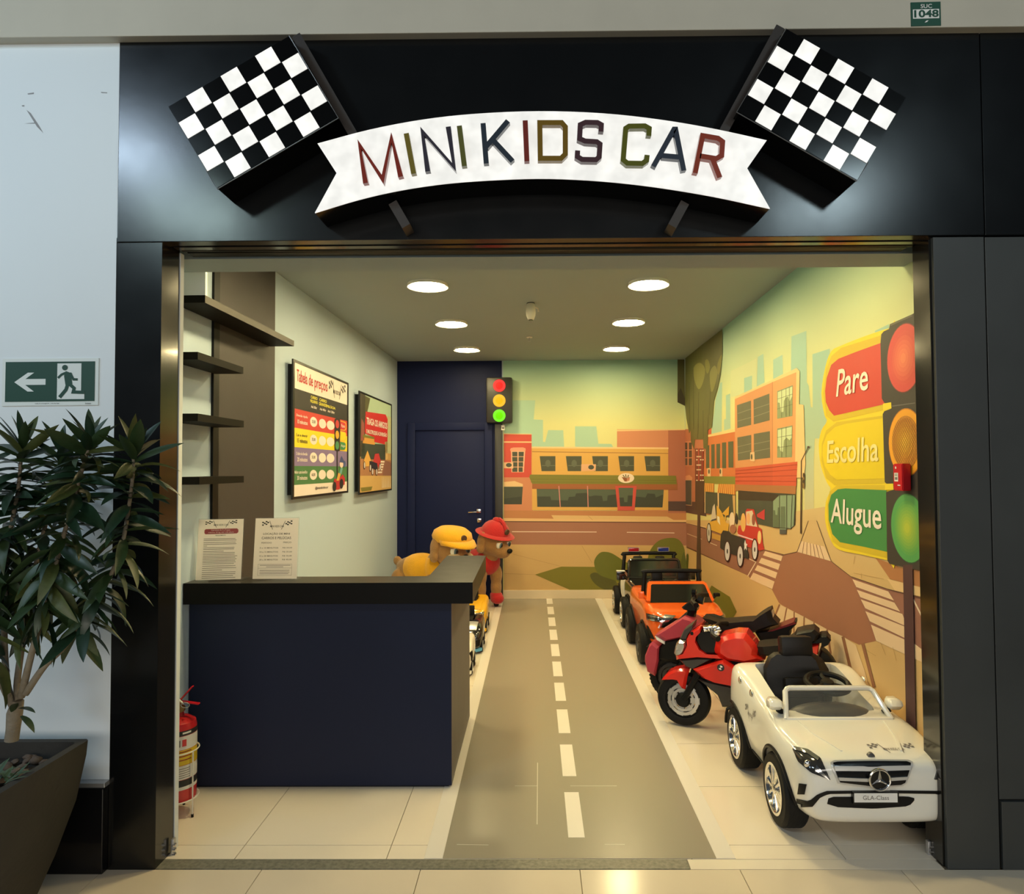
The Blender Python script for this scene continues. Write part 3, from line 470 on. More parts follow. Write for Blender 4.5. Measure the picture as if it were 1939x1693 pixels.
def grad(c0, c1, n, f0=1, f1=.15): return [(f0 + (f1 - f0) * k / (n - 1), tuple(int(c0[j] + (c1[j] - c0[j]) * k / (n - 1)) for j in range(3))) for k in range(n)]
wall_disc(1716, 678, 64, [(1.03, (120, 54, 42)), (1, (212, 72, 56))] + grad((212, 76, 56), (232, 122, 70), 6, .8, .15))
wall_disc(1719, 838, 63, [(1.03, (190, 110, 30)), (1, (236, 156, 30)), (.8, (176, 112, 30))] + grad((206, 132, 34), (236, 178, 46), 5, .78, .15))
wall_disc(1724, 1000, 64, [(1.03, (50, 84, 44)), (1, (84, 156, 70))] + grad((96, 160, 66), (184, 190, 52), 8, .8, .15))
# netting of the printed amber lens
c = rw(1719, 838); r = 63 * c.y / FPX * .76; t = (RW[1] - RW[0]).normalized(); b = MB()
for k in range(-8, 9):
    s = k * r / 8.5; h = math.sqrt(max(0, r * r - s * s))
    for sg in (1, -1):
        d1 = (t + Vector((0, 0, sg))).normalized(); d2 = (t - Vector((0, 0, sg))).normalized(); p = c + d2 * s + RN * .0152
        b.face([p - d1 * h - d2 * .0011, p + d1 * h - d2 * .0011, p + d1 * h + d2 * .0011, p - d1 * h + d2 * .0011], ink((150, 96, 30)))
b.build('printed_lens_mesh', None, W, 0, kind='stuff')
TXT = ink((242, 220, 172)); TXTY = ink((240, 216, 120))
def wq(f, bl, br, tr, tl, off): return quad(*(rw(*f(p), off) for p in (bl, br, tr, tl)))
for body, f, c4, m in (('Pare', F_, ((562, 886), (893, 808), (893, 520), (588, 600)), TXT), ('Escolha', F_, ((468, 1570), (1000, 1548), (1005, 1282), (475, 1338)), TXTY), ('Alugue', E_, ((434, 487), (890, 562), (886, 236), (445, 206)), TXT)):
    b = MB(); b.text(body, wq(f, *c4, .0115), m, bold=.012); b.build('printed_lettering', None, W, 0)
# ================================================================== SIGNAGE
FF = FRONT - .004; SFACE = FF / 1.058
K1 = lambda p: (300 + p[0] / 2.4238, 40 + p[1] / 2.4238)
K2 = lambda p: (1000 + p[0] / 2.065, p[1] / 2.065)
S1 = lambda p: (640 + p[0] / 4.6167, 200 + p[1] / 4.6167)
S2 = lambda p: (1040 + p[0] / 4.4068, 200 + p[1] / 4.4068)
def glow(name, col, e, spots=.0):
    m = mat(name, (.25, .25, .24), .25, emit=col, es=e)
    if spots:
        nt = m.node_tree; p = nt.nodes['Principled BSDF']; tc = nt.nodes.new('ShaderNodeTexCoord'); v = nt.nodes.new('ShaderNodeTexNoise'); v.inputs['Scale'].default_value = 13; v.inputs['Detail'].default_value = 2
        nt.links.new(tc.outputs['Object'], v.inputs['Vector']); mr = nt.nodes.new('ShaderNodeMapRange'); mr.inputs['From Min'].default_value = .35; mr.inputs['From Max'].default_value = .68; mr.inputs['To Min'].default_value = e * .9; mr.inputs['To Max'].default_value = e*1.12
        nt.links.new(v.outputs['Fac'], mr.inputs['Value']); nt.links.new(mr.outputs[0], p.inputs['Emission Strength'])
    return m
LIT = glow('backlit_white_acrylic', (1, .985, .93), .76, 1)
BLACKB = mat('black_sign_box', (.003, .003, .003), .14, spec=.3)
POLEM = mat('dark_brown_sign_pole', (.028, .021, .018), .5)
def flag(label, f, O, a, bv, pole, side):
    O, a, bv = Vector(O), Vector(a), Vector(bv)
    t = thing('checkered_flag_sign', label, 'sign', on_y(*f(O + 2 * a + 3 * bv), FF), 0, 'illuminated checkered flags on the fascia')
    P = lambda c, r, d=SFACE: on_y(*f(O + bv * c + a * r), d) - t.location
    m = MB(); q = [P(-.5, -.5), P(-.5, 4.52), P(6.5, 4.52), P(6.5, -.5)]; m.prism(q, (0, FF - SFACE, 0), BLACKB); m.build('light_box', None, t, 0)
    m = MB(); e = [P(-.52, -.5), P(-.52, 4.55), P(6.52, 4.55), P(6.52, 3.4)]; m.tube([p + Vector((0, -.001, 0)) for p in e], .0022, 6, mat('sign_edge_strip', (.12, .12, .12), .3)); m.build('edge_strip', None, t)
    for c in range(7):
        for r in range(5):
            m = MB()
            if (c + r) % 2: m.prism([P(c - .47, r - .47), P(c + .47, r - .47), P(c + .47, r + .47), P(c - .47, r + .47)], (0, -.004, 0), LIT); m.build('lit_square', None, t, 0)
            else: m.prism([P(c - .49, r - .49), P(c + .49, r - .49), P(c + .49, r + .49), P(c - .49, r + .49)], (0, -.002, 0), BLACKB); m.build('black_square', None, t, 0)
    p0, p1, wd = pole; d = (Vector(p1) - Vector(p0)).normalized() * wd / 2; n = Vector((-d.y, d.x)); Q = lambda v: on_y(v.x, v.y, FF - .10) - t.location
    p0, p1 = Vector(p0), Vector(p1); D_ = p1 - p0
    for ya, yb in ((p0.y, 257), (383, p1.y)):                       # the ribbon's box interrupts the pole
        a_, b_ = p0 + D_ * ((ya - p0.y) / D_.y), p0 + D_ * ((yb - p0.y) / D_.y)
        m = MB(); m.prism([Q(a_ + n), Q(b_ + n), Q(b_ - n), Q(a_ - n)], (0, .099, 0), POLEM); m.build('pole', None, t, 0)
flag('lit checkered flag on a dark pole at the left end of the sign ribbon', K1, (582, 130), (44.7, 74.7), (-79, 46.3), ((560, 66), (769, 428), 17), -1)
flag('lit checkered flag on a dark pole at the right end of the sign ribbon', K2, (1024, 165), (-38.4, 64.6), (66.8, 38.4), ((1478, 50), (1273, 428), 17), 1)
top = [(602, 273), (700, 247), (800, 228), (900, 217), (1020, 212), (1140, 216), (1250, 228), (1350, 245), (1451, 267)]
bot = [(1457, 396), (1350, 373), (1240, 355), (1140, 344), (1040, 339), (950, 341), (850, 348), (760, 361), (680, 379), (597, 404)]
outl = [tuple(p) for p in smooth_open(top, 4)] + [(1414, 320)] + [tuple(p) for p in smooth_open(bot, 4)] + [(638, 329)]
SG = thing('ribbon_sign', 'arched white backlit ribbon sign reading MINI KIDS CAR', 'sign', on_y(1020, 280, FF))
P = lambda p, d: on_y(p[0], p[1], d) - SG.location
m = MB(); m.prism([P(p, SFACE) for p in outl], (0, FF - SFACE, 0), BLACKB); m.build('light_box', None, SG, 40)
m = MB(); m.prism([P(p, SFACE) for p in outl], (0, -.006, 0), glow('backlit_ribbon_acrylic', (1, .985, .93), .74, 1)); m.build('lit_face', None, SG, 0)
def ribbon2d(pts, w, closed=False):
    P_ = [Vector(p) for p in pts]; n = len(P_); L, Rr = [], []
    for i in range(n):
        a = P_[i - 1] if (i or closed) else None; c = P_[(i + 1) % n] if (i < n - 1 or closed) else None
        d1 = (P_[i] - a).normalized() if a is not None else None; d2 = (c - P_[i]).normalized() if c is not None else None
        d1 = d1 or d2; d2 = d2 or d1; n1, n2 = Vector((-d1.y, d1.x)), Vector((-d2.y, d2.x)); k = (n1 + n2)
        k = k.normalized() if k.length > .1 else n1; s = min(1.9, 1 / max(.3, k.dot(n1)))
        L.append(P_[i] + k * s * w / 2); Rr.append(P_[i] - k * s * w / 2)
    return L, Rr
LETTERS = [(S1, [[(254, 700), (199, 358), (402, 668), (477, 300), (558, 645)]], (150, 52, 38)), (S1, [[(606, 268), (671, 618)]], (134, 118, 48)), (S1, [[(793, 598), (745, 248), (1021, 562), (970, 210)]], (66, 62, 74)), (S1, [[(1066, 202), (1110, 552)]], (108, 108, 56)),
    (S1, [[(1272, 180), (1300, 530)], [(1298, 385), (1488, 160)], [(1352, 320), (1528, 510)]], (54, 64, 76)), (S1, [[(1637, 156), (1652, 510)]], (136, 54, 46)),
    (N_, [[(1022, 238), (1063, 238), (1070, 246), (1070, 297), (1062, 305), (1023, 305)], 'closed'], (134, 104, 34)), (S2, [[(427, 242), (430, 185), (397, 167), (300, 165), (256, 185), (250, 300), (295, 320), (392, 326), (419, 345), (412, 452), (387, 474), (270, 472), (231, 448), (234, 398)]], (84, 58, 64)),
    (S2, [[(822, 277), (826, 215), (790, 195), (660, 197), (632, 215), (611, 475), (645, 503), (770, 505), (804, 480), (809, 435)]], (104, 106, 34)), (S2, [[(860, 530), (1031, 222), (1044, 222), (1112, 565)], [(930, 440), (1088, 454)]], (60, 68, 82)), (S2, [[(1206, 585), (1268, 275), (1395, 297), (1433, 325), (1425, 440), (1380, 465), (1245, 443)], [(1345, 455), (1410, 622)]], (160, 62, 38))]
for f, strokes, colr in LETTERS:
    m = MB(); cl = 'closed' in strokes; mm = mat('sign_letter_%d_%d_%d' % colr, tuple(min(.9, c * .85) for c in lin(colr)), .25, coat=.4)
    wd = 9.5 * (1 if f is N_ else (4.6167 if f is S1 else 4.4068))
    for k, s in enumerate(strokes):
        if s == 'closed': continue
        L, Rr = ribbon2d(s, wd, cl); n = len(L)
        for i in range(n if cl else n - 1):
            j = (i + 1) % n; m.prism([P(f(v), SFACE - .006) for v in (L[i], L[j], Rr[j], Rr[i])], (0, -.024 - .0002 * k, 0), mm)
    m.build('letter', None, SG, 0)
# exit sign
EXG = mat('exit_sign_green', (.018, .066, .045), .4); EXW = mat('exit_sign_white', (.75, .80, .78), .4)
ex = [on_y(*p, FRONT - .003) for p in ((3, 769), (185.5, 767), (187, 678), (5, 679.5))]
m = MB(); m.prism(ex, (0, .005, 0), EXW); EX = m.build('exit_sign', None, None, 0); tag(EX, 'green and white emergency exit sign with arrow and running figure', 'sign')
q = quad(*ex)
m = MB(); m.qrect(q, .035, .085, .965, .93, EXG, .0012); m.build('green_field', None, EX, 0)
m = MB(); m.qpoly(q, [(.13, .50), (.27, .70), (.27, .70), (.335, .70), (.245, .565), (.455, .565), (.455, .44), (.245, .44), (.335, .30), (.27, .30)], EXW, .002); m.build('arrow', None, EX, 0)
m = MB(); m.qrect(q, .575, .13, .825, .89, EXW, .002); m.qpoly(q, [(.69, .13), (.69, .20), (.78, .21), (.86, .30), (.86, .13)], EXW, .0021); m.build('doorway', None, EX, 0)
m = MB(); D3 = .003
m.qell(q, .655, .80, .03, .058, EXG, D3)
def limb(pts, w):
    L, Rr = ribbon2d([Vector((a * 2.05, b)) for a, b in pts], w); o = [(v.x / 2.05, v.y) for v in L + Rr[::-1]]; m.qpoly(q, o, EXG, D3 + .0002 * random.random())
limb([(.70, .70), (.685, .62), (.70, .44)], .15); limb([(.675, .70), (.62, .65), (.585, .58)], .05); limb([(.71, .69), (.745, .55), (.79, .545)], .05)
limb([(.70, .46), (.755, .36), (.745, .28), (.86, .27)], .07); limb([(.69, .46), (.67, .33), (.605, .17)], .075)
m.build('running_figure', None, EX, 0)
m = MB(); m.text('Saída de emergência - rota de fuga', q, INK, .0, .002, (.35, .60), (.03, .058)); m.text('fotoluminescente', q, INK, 0, .002, (.87, .93), (.02, .06)); m.build('small_print', None, EX, 0)
# unit number plate on the beam
GRN = mat('unit_plate_green', (.012, .075, .045), .4)
sq = [on_y(*p, FRONT - .048) for p in ((1725.5, 49.5), (1782, 48), (1781, 3), (1724.5, 4.5))]
m = MB(); m.prism(sq, (0, .003, 0), GRN); SU = m.build('unit_number_plate', None, None, 0); tag(SU, 'small green plate reading SUC 1048 on the beam', 'sign'); q = quad(*sq)
m = MB(); m.qrect(q, .06, .30, .94, .69, WHITE, .001); m.build('white_band', None, SU, 0)
m = MB(); m.text('1048', q, GRN, .03, .002, (.10, .92), (.34, .66)); m.text('SUC', q, WHITE, .01, .002, (.32, .70), (.73, .90)); m.qpoly(q, [(.44, .12), (.50, .20), (.58, .22), (.52, .14)], WHITE, .002); m.build('lettering', None, SU, 0)
# ================================================================== CEILING FITTINGS
LAMPM = mat('lamp_diffuser', (.9, .9, .88), .4, emit=LAMP_C, es=LAMP_L); RIM = mat('white_lamp_rim', (.8, .78, .74), .35)
m = MB(); m.lathe([(.128, .012), (.139, .012), (.146, .006), (.146, .03), (.128, .03)], (0, 0, -.03), n=40, m=RIM, cap=False); rim = m.mesh('lamp_rim')
LAMPM2 = mat('lamp_diffuser_front', (.9, .9, .88), .4, emit=LAMP_C, es=LAMP_L * 1.5)
m = MB(); m.lathe([(.001, 0), (.127, 0), (.1275, .012), (.001, .014)], (0, 0, -.021), n=40, m=LAMPM2); dif2 = m.mesh('diffuser')
m = MB(); m.lathe([(.001, 0), (.127, 0), (.1275, .012), (.001, .014)], (0, 0, -.021), n=40, m=LAMPM); dif = m.mesh('diffuser')
spots = [(p, ('front', 'middle', 'rear')[k % 3], ('left', 'right')[k // 3]) for k, p in enumerate([(810, 538), (855, 610.5), (884, 660), (1228, 535), (1190, 607.5), (1167, 658)])]
for p, row, side in spots:
    c = at(*p, (0, 0, 1), (0, 0, CEIL))
    t = thing('ceiling_light', 'round flush ceiling light, %s one of the row on the %s' % ({'front': 'nearest', 'middle': 'second', 'rear': 'farthest'}[row], side), 'ceiling light', c, 0, 'round ceiling lights in two rows')
    link('lamp_rim', rim, t); link('diffuser', dif, t)
for x, yl, sd in ((-.77, 3.38, 'left'), (.80, 3.56, 'right')):
    t = thing('ceiling_light', 'round flush ceiling light just behind the bulkhead on the %s' % sd, 'ceiling light', (x, yl, CEIL), 0, 'round ceiling lights in two rows'); link('lamp_rim', rim, t); link('diffuser', dif2 if sd == 'left' else dif, t)
c = at(1005, 574, (0, 0, 1), (0, 0, CEIL)); WP = mat('white_plastic', (.72, .69, .62), .4)
t = thing('security_camera', 'small white dome sensor hanging from the ceiling between the light rows', 'camera', c)
m = MB(); m.lathe([(.03, 0), (.036, -.03), (.040, -.075), (.036, -.105), (.024, -.135), (.004, -.138)], n=20, m=WP); m.tube([(.035, 0, -.035), (.058, 0, -.045), (.062, -.005, -.07)], .006, 6, WP); m.build('housing', None, t)
m = MB(); m.lathe([(.032, -.0005), (.034, -.006), (.001, -.006)], n=20, m=BLACK); m.build('base_ring', None, t)
m = MB(); m.lathe([(.017, -.1385), (.016, -.1425), (.001, -.143)], n=16, m=BLACKGLOSS); m.build('lens', None, t)
c = at(1002.5, 638, (0, 0, 1), (0, 0, CEIL)); t = thing('fire_sprinkler', 'tiny sprinkler head on the ceiling behind the sensor', 'sprinkler', c)
m = MB(); m.lathe([(.032, -.001), (.030, -.008), (.006, -.010)], n=18, m=RIM); m.build('escutcheon', None, t)
m = MB(); m.lathe([(.008, -.011), (.007, -.03), (.004, -.04), (.012, -.045), (.001, -.047)], n=12, m=SILVER); m.build('nozzle', None, t)
# ================================================================== ROAD PRINT ON THE FLOOR
ROADG = mat('grey_road_vinyl', (.325, .29, .225), .27, flat=True); ROADW = mat('white_road_vinyl', (.80, .75, .68), .3, flat=True)
m = MB(); m.bb(-.385, .735, 2.866, 8.478, .0006, .0018, ROADG); RD = m.build('road_floor_print', None, None, 0); tag(RD, 'grey road printed on floor vinyl with white dashed line down the shop', 'floor print')
for x0, x1 in ((-.462, -.386), (.736, .815)):
    m = MB(); m.bb(x0, x1, 2.866, 8.478, .0006, .0020, ROADW); m.build('edge_stripe', None, RD, 0)
m = MB(); m.bb(-.0355, .0355, -.21, .21, .0019, .0024, ROADW); dash = m.mesh('dash', smooth=0)
FLOORP = lambda x, y: at(x, y, (0, 0, 1), (0, 0, 0))
for i, (a, b_) in enumerate(((1145, 1390), (887, 1058), (697, 825), (552, 650), (438, 517), (343, 408), (265, 320), (199, 245), (141, 181), (95, 125))):
    y0, y1 = FLOORP(1090, 1100 + b_ / 2.855).y, FLOORP(1045, 1100 + a / 2.855).y
    o = link('dash', dash, RD); o.location = (.1735, (y0 + y1) / 2, 0); o.scale = (1, (y1 - y0) / .42, 1)
SEAM = mat('vinyl_crease', (.62, .58, .48), .4)
m = MB()
for x0, y0, x1, y1 in ((1018, 1445, 1017, 1562), (975, 1489, 1018, 1489), (1080, 1489, 1168, 1489), (865, 1600, 925, 1601), (1145, 1600, 1183, 1600)):
    a, c = FLOORP(x0, y0), FLOORP(x1, y1); d = (c - a).normalized() * .0016; n = Vector((-d.y, d.x, 0)); u = Vector((0, 0, .0021)); m.face([a + n + u, c + n + u, c - n + u, a - n + u], SEAM)
m.build('crease', None, RD, 0)
# ================================================================== COUNTER
NAVYC = mat('navy_counter_panel', (.0135, .0185, .045), .5, spec=.16, bump=.03, bscale=150); SIDEP = mat('taupe_laminate', (.15, .14, .14), .45, spec=.3); TOPM = mat('dark_graphite_top', (.030, .027, .024), .36, bump=.02, bscale=200, spec=.22); TOPE = mat('black_top_edge', (.005, .0045, .004), .4, spec=.12)
CT = thing('reception_counter', 'navy reception counter with thick black top, standing left of the road', 'counter', (-1.0, 3.5, 0))
o_ = Vector((-1.0, 3.5, 0)); ZT = 1.035
tp = lambda x, y: at(x, y, (0, 0, 1), (0, 0, ZT))
e0 = tp(895, 1103); e1 = tp(920, 1052); e2 = tp(848, 1051); e3 = tp(812, 1091); zb = on_y(895, 1143, e0.y).z; xl = lwp(e0.y, 0).x + .004
out = [Vector((xl, e0.y, zb)), Vector((e0.x, e0.y, zb)), Vector((e1.x, e1.y, zb)), Vector((e2.x, e1.y, zb)), Vector((e3.x, e3.y, zb)), Vector((lwp(e3.y, 0).x + .004, e3.y, zb))]
m = MB(); m.mats = [TOPE, TOPM]; m.prism([p - o_ for p in out], (0, 0, ZT - zb), TOPE)
m.bm.normal_update()
for f in m.bm.faces:
    if f.normal.z > .5 or f.normal.x > .5: f.material_index = 1
m.build('countertop', None, CT, 0)
m = MB(); m.bb(xl, -.425, 3.492, 3.62, .012, zb - .001, NAVYC); 
for v in m.bm.verts: v.co -= o_
m.build('front_panel', None, CT, 0)
m = MB(); m.bb(-.56, -.4245, 3.622, 4.46, .012, zb - .001, SIDEP); m.bb(-.4249, -.4235, 3.495, 3.6215, .012, zb - .001, SIDEP)
for v in m.bm.verts: v.co -= o_
m.build('side_panel', None, CT, 0)
m = MB(); m.bb(xl, -.44, 3.505, 3.61, 0, .012, BLACK); m.bb(-.55, -.44, 3.61, 4.44, 0, .012, BLACK)
for v in m.bm.verts: v.co -= o_
m.build('plinth', None, CT, 0)
# acrylic sign holders
LOGOR = (150, 40, 40)
def mini_logo(m, q, u0, v0, u1, v1, off, c=INK):
    w, h = u1 - u0, v1 - v0
    for sx in (0, 1):
        for i in range(4):
            for j in range(3):
                if (i + j) % 2: continue
                uu, vv = .02 + .055 * i, .55 + .14 * j + .045 * (i if sx == 0 else 3 - i)
                a = u0 + w * (uu if sx == 0 else 1 - uu - .055); b_ = v0 + h * (vv - .12)
                m.qrect(q, a, b_, a + .055 * w, b_ + .14 * h, c, off)
        a, b_, = (.25, .36) if sx == 0 else (.75, .64)
        m.qpoly(q, [(u0 + w * a, v0 + h * .95), (u0 + w * (a + .015), v0 + h * .95), (u0 + w * (b_ + .008), v0 + h * .02), (u0 + w * (b_ - .008), v0 + h * .02)], c, off)
    m.text('MINI KIDS CAR', q, c, .01, off, (u0 + .28 * w, u0 + .72 * w), (v0 + .25 * h, v0 + .48 * h))
PAPER = mat('printed_paper', (.92, .86, .82), .6)
def translucent(m, k, col):
    nt = m.node_tree; p = nt.nodes['Principled BSDF']; out = nt.nodes['Material Output']; tl = nt.nodes.new('ShaderNodeBsdfTranslucent'); tl.inputs[0].default_value = (*col, 1); mx = nt.nodes.new('ShaderNodeMixShader'); mx.inputs[0].default_value = k
    nt.links.new(p.outputs[0], mx.inputs[1]); nt.links.new(tl.outputs[0], mx.inputs[2]); nt.links.new(mx.outputs[0], out.inputs['Surface'])
translucent(PAPER, .55, (.97, .92, .88))
PAPER2 = PAPER; GREY = mat('printed_grey', (.16, .14, .13), .6); DRED = mat('printed_dark_red', (.28, .045, .05), .5)
def holder(label, c4):
    bl, br, tr, tl = c4; zb_ = ZT + .004
    a, b_ = (at(*p, (0, 0, 1), (0, 0, zb_)) for p in (bl, br)); lean = .045
    c = on_y(*tr, b_.y + lean); d = on_y(*tl, a.y + lean)
    t = thing('sign_holder', label, 'sign holder', (a + b_) / 2 - Vector((0, 0, .004))); L = t.location
    q = quad(a - L, b_ - L, c - L, d - L)
    m = MB(); m.prism([q(0, 0), q(1, 0), q(1, 1), q(0, 1)], Vector((0, .003, 0)), GLASS); n = q(.5, .5, 1) - q(.5, .5)
    m.prism([q(0, 0) + Vector((0, 0, -.003)), q(1, 0) + Vector((0, 0, -.003)), q(1, 0) + Vector((.004, .085, -.003)), q(0, 0) + Vector((-.004, .085, -.003))], (0, 0, .003), GLASS)
    m.build('acrylic_stand', None, t, 0)
    m = MB(); m.qrect(q, .012, .01, .985, .985, PAPER, .0006); m.build('paper_sheet', None, t, 0)
    return t, q
t, q = holder('clear sign holder with rules sheet under a dark red banner on the counter', ((369, 1100), (457.5, 1097.6), (463, 981), (376, 982.5)))
m = MB(); mini_logo(m, q, .14, .85, .86, .97, .0012)
m.qpoly(q, [(.15 + .06 * (1 - math.cos(a)) if k < 5 else .88 - .06 * (1 - math.cos(a)), .79 + .045 * math.sin(a)) for k, a in enumerate([R(d) for d in (-90, -45, 0, 45, 90)])][:0] + [(.17, .745), (.85, .75), (.88, .77), (.88, .81), (.85, .832), (.17, .828), (.145, .81), (.145, .765)], DRED, .0012)
m.text('Carrinhos de 2 a 7 anos', q, PAPER, .01, .0018, (.29, .70), (.798, .822)); m.text('máximo 30 kg, até 1,20 altura', q, PAPER, .01, .0018, (.23, .78), (.757, .783)); m.text('REGULAMENTO', q, INK, .01, .0012, (.39, .61), (.715, .732))
rng = random.Random(3)
for k, v in enumerate((.665, .64, .605, .578, .55, .52, .495, .462, .437, .41, .383, .36, .335, .31, .285, .26, .225, .192, .16, .125, .095, .065, .035)):
    wd = .74 if k not in (4, 7, 18) else (.08 if k == 4 else .45)
    m.qrect(q, .14, v, .14 + wd * rng.uniform(.9, 1), v + .008, GREY, .0012)
m.build('print', None, t, 0)
t, q = holder('clear sign holder with rental price sheet, second from the wall on the counter', ((477, 1097.5), (563, 1097), (567, 979.5), (483.5, 980)))
m = MB(); mini_logo(m, q, .15, .80, .86, .95, .0012)
m.text('LOCAÇÃO DE MINI', q, GREY, .02, .0012, (.20, .80), (.71, .755)); m.text('CARROS E PELÚCIAS', q, GREY, .02, .0012, (.17, .83), (.645, .695)); m.text('PERÍODO', q, GREY, .01, .0012, (.17, .40), (.575, .605)); m.text('PREÇO', q, GREY, .01, .0012, (.66, .84), (.575, .605))
for v, a, b_ in ((.505, '5 a 10 MINUTOS', 'R$ 20,00'), (.44, '10 a 15 MINUTOS', 'R$ 25,00'), (.375, '15 a 20 MINUTOS', 'R$ 35,00'), (.315, '20 a 30 MINUTOS', 'R$ 45,00')):
    m.text(a, q, GREY, .01, .0012, (.14, .55), (v - .012, v + .012)); m.text(b_, q, GREY, .01, .0012, (.65, .86), (v - .012, v + .012))
for v0, v1 in ((.06, .245), (.178, .245)):
    for a in ((.12, v0, .87, v0 + .003), (.12, v1 - .003, .87, v1), (.12, v0, .124, v1), (.866, v0, .87, v1)): m.qrect(q, *a, GREY, .0012)
for a in ((.16, .222, .84), (.30, .196, .68), (.16, .140, .82), (.16, .112, .82), (.16, .086, .80)): m.qrect(q, a[0], a[1], a[2], a[1] + .007, GREY, .0012)
m.build('print', None, t, 0)
# ================================================================== SHELVES
SHM = mat('black_brown_shelf', (.009, .008, .006), .55, spec=.1); SHE = mat('shelf_edge_band', (.045, .038, .028), .4, spec=.2)
for lab, near, far, dep in (('long dark wall shelf near the ceiling, topmost of the four', (389, 556), (557, 648), .175), ('short dark wall shelf, second from the top', (375, 663), (461, 698.5), .17), ('short dark wall shelf, third from the top', (375, 783), (462, 797), .17), ('short dark wall shelf, lowest of the four above the paper signs', (378, 902), (462, 902.5), .17)):
    a, b_ = lw(*near, dep), lw(*far, dep); z = (a.z + b_.z) / 2; y0, y1 = a.y, b_.y; th = .036
    t = thing('wall_shelf', lab, 'shelf', lwp((y0 + y1) / 2, z), 0, 'dark shelves on the left wall'); L = t.location
    m = MB(); m.prism([lwp(y0, z, .016) - L, lwp(y1, z, .016) - L, lwp(y1, z, dep - .002) - L, lwp(y0, z, dep - .002) - L], (0, 0, -th), SHM); m.build('board', None, t, 0)
    m = MB(); m.prism([lwp(y0, z, dep - .0018) - L, lwp(y1, z, dep - .0018) - L, lwp(y1, z - th, dep - .0018) - L, lwp(y0, z - th, dep - .0018) - L], LN * .002, SHE if 'topmost' in lab else SHM); m.build('edge_band', None, t, 0)
    if 'topmost' in lab:
        m = MB(); m.prism([lwp(y0, z + .001, .002) - L, lwp(y0, z + .001, dep) - L, lwp(y0, CEIL - .002, dep) - L, lwp(y0, CEIL - .002, .002) - L], (0, .02, 0), MALLW); m.build('end_panel', None, t, 0)
# ================================================================== WALL POSTERS
PO = lambda p: (530 + p[0] / 5.642, 660 + p[1] / 5.642)
FRM = mat('black_poster_frame', (.012, .012, .011), .35); PCREAM = mat('poster_cream', obs((242, 220, 178)), .4)
def poster(label, corners, depth=.055):
    BLc, BRc, TRc, TLc = [lw(*PO(p), depth) for p in corners]
    y0, y1 = (BLc.y + TLc.y) / 2, (BRc.y + TRc.y) / 2; z0, z1 = (BLc.z + BRc.z) / 2, (TLc.z + TRc.z) / 2
    t = thing('framed_poster', label, 'poster', lwp((y0 + y1) / 2, (z0 + z1) / 2), 0, 'framed posters on the left wall'); L = t.location
    fq = quad(lwp(y0, z0, depth) - L, lwp(y1, z0, depth) - L, lwp(y1, z1, depth) - L, lwp(y0, z1, depth) - L)
    n = LN
    if (fq(.5, .5, 1) - fq(.5, .5)).dot(n) < 0:
        g = fq; fq = lambda u, v, off=0: g(u, v, -off)
    m = MB(); m.prism([fq(.03, .03) - n * .012, fq(.97, .03) - n * .012, fq(.97, .97) - n * .012, fq(.03, .97) - n * .012], -n * (depth - .014), BLACK); m.build('back_box', None, t, 0)
    m = MB(); fu, fv = .022, .018
    for a in ((0, 0, 1, fv), (0, 1 - fv, 1, 1), (0, fv, fu, 1 - fv), (1 - fu, fv, 1, 1 - fv)): m.prism([fq(a[0], a[1]), fq(a[2], a[1]), fq(a[2], a[3]), fq(a[0], a[3])], -n * .011, FRM)
    m.build('frame', None, t, 0)
    iq = lambda u, v, off=0: fq(fu + u * (1 - 2 * fu), fv + v * (1 - 2 * fv), off - .004)
    m = MB(); m.qrect(iq, 0, 0, 1, 1, PCREAM); m.build('print_sheet', None, t, 0)
    kk = 1.273 if 'price' in label else 1.21
    f = lambda u: u / ((1 - u) * kk + u)
    if 'price' in label: f = lambda u: (lambda s: s / ((1 - s) * kk + s))(u / ((1 - u) * kk + u))
    return t, lambda u, v, off=0: iq(f(u), v, off)
t, q = poster('framed price table poster with red, yellow, purple and green bands', ((140, 1592), (733, 1556), (733, 378), (140, 94)))
I = ink; m = MB(); of = .0006
for v0, v1, c in ((.655, .806, (50, 46, 36)), (.512, .655, (204, 62, 44)), (.368, .512, (236, 206, 34)), (.228, .368, (134, 112, 128)), (.087, .228, (74, 118, 60))): m.qrect(q, 0, v0, 1, v1, I(c), of)
for k, v in enumerate((.583, .44, .298, .158)):
    for u in (.425, .592, .735): m.qell(q, u, v, .072 if u < .5 else .066, .040, PCREAM, of * 2, 22)
m.build('colour_bands', None, t, 0)
m = MB(); o2 = of * 3
def word(*a):
    mm = MB(); mm.text(*a); mm.build('lettering', None, t, 0)
word('Tabela de preços', q, I((186, 40, 36)), .012, o2, (.055, .68), (.835, .955))
mini_logo(m, q, .70, .83, .975, .985, o2)
for u, a, b_, c in ((.43, 'CARRO', 'PEQUENO', 'Até 30kg'), (.60, 'CARRO', 'GRANDE', 'Até 40kg'), (.745, '', 'PELÚCIA', 'Até 120kg')):
    if a: word(a, q, I((226, 206, 60)), .03, o2, (u - .065, u + .065), (.765, .79))
    word(b_, q, I((226, 206, 60)), .03, o2, (u - .075, u + .07), (.73, .757)); word(c, q, PCREAM, .02, o2, (u - .06, u + .055), (.685, .712))
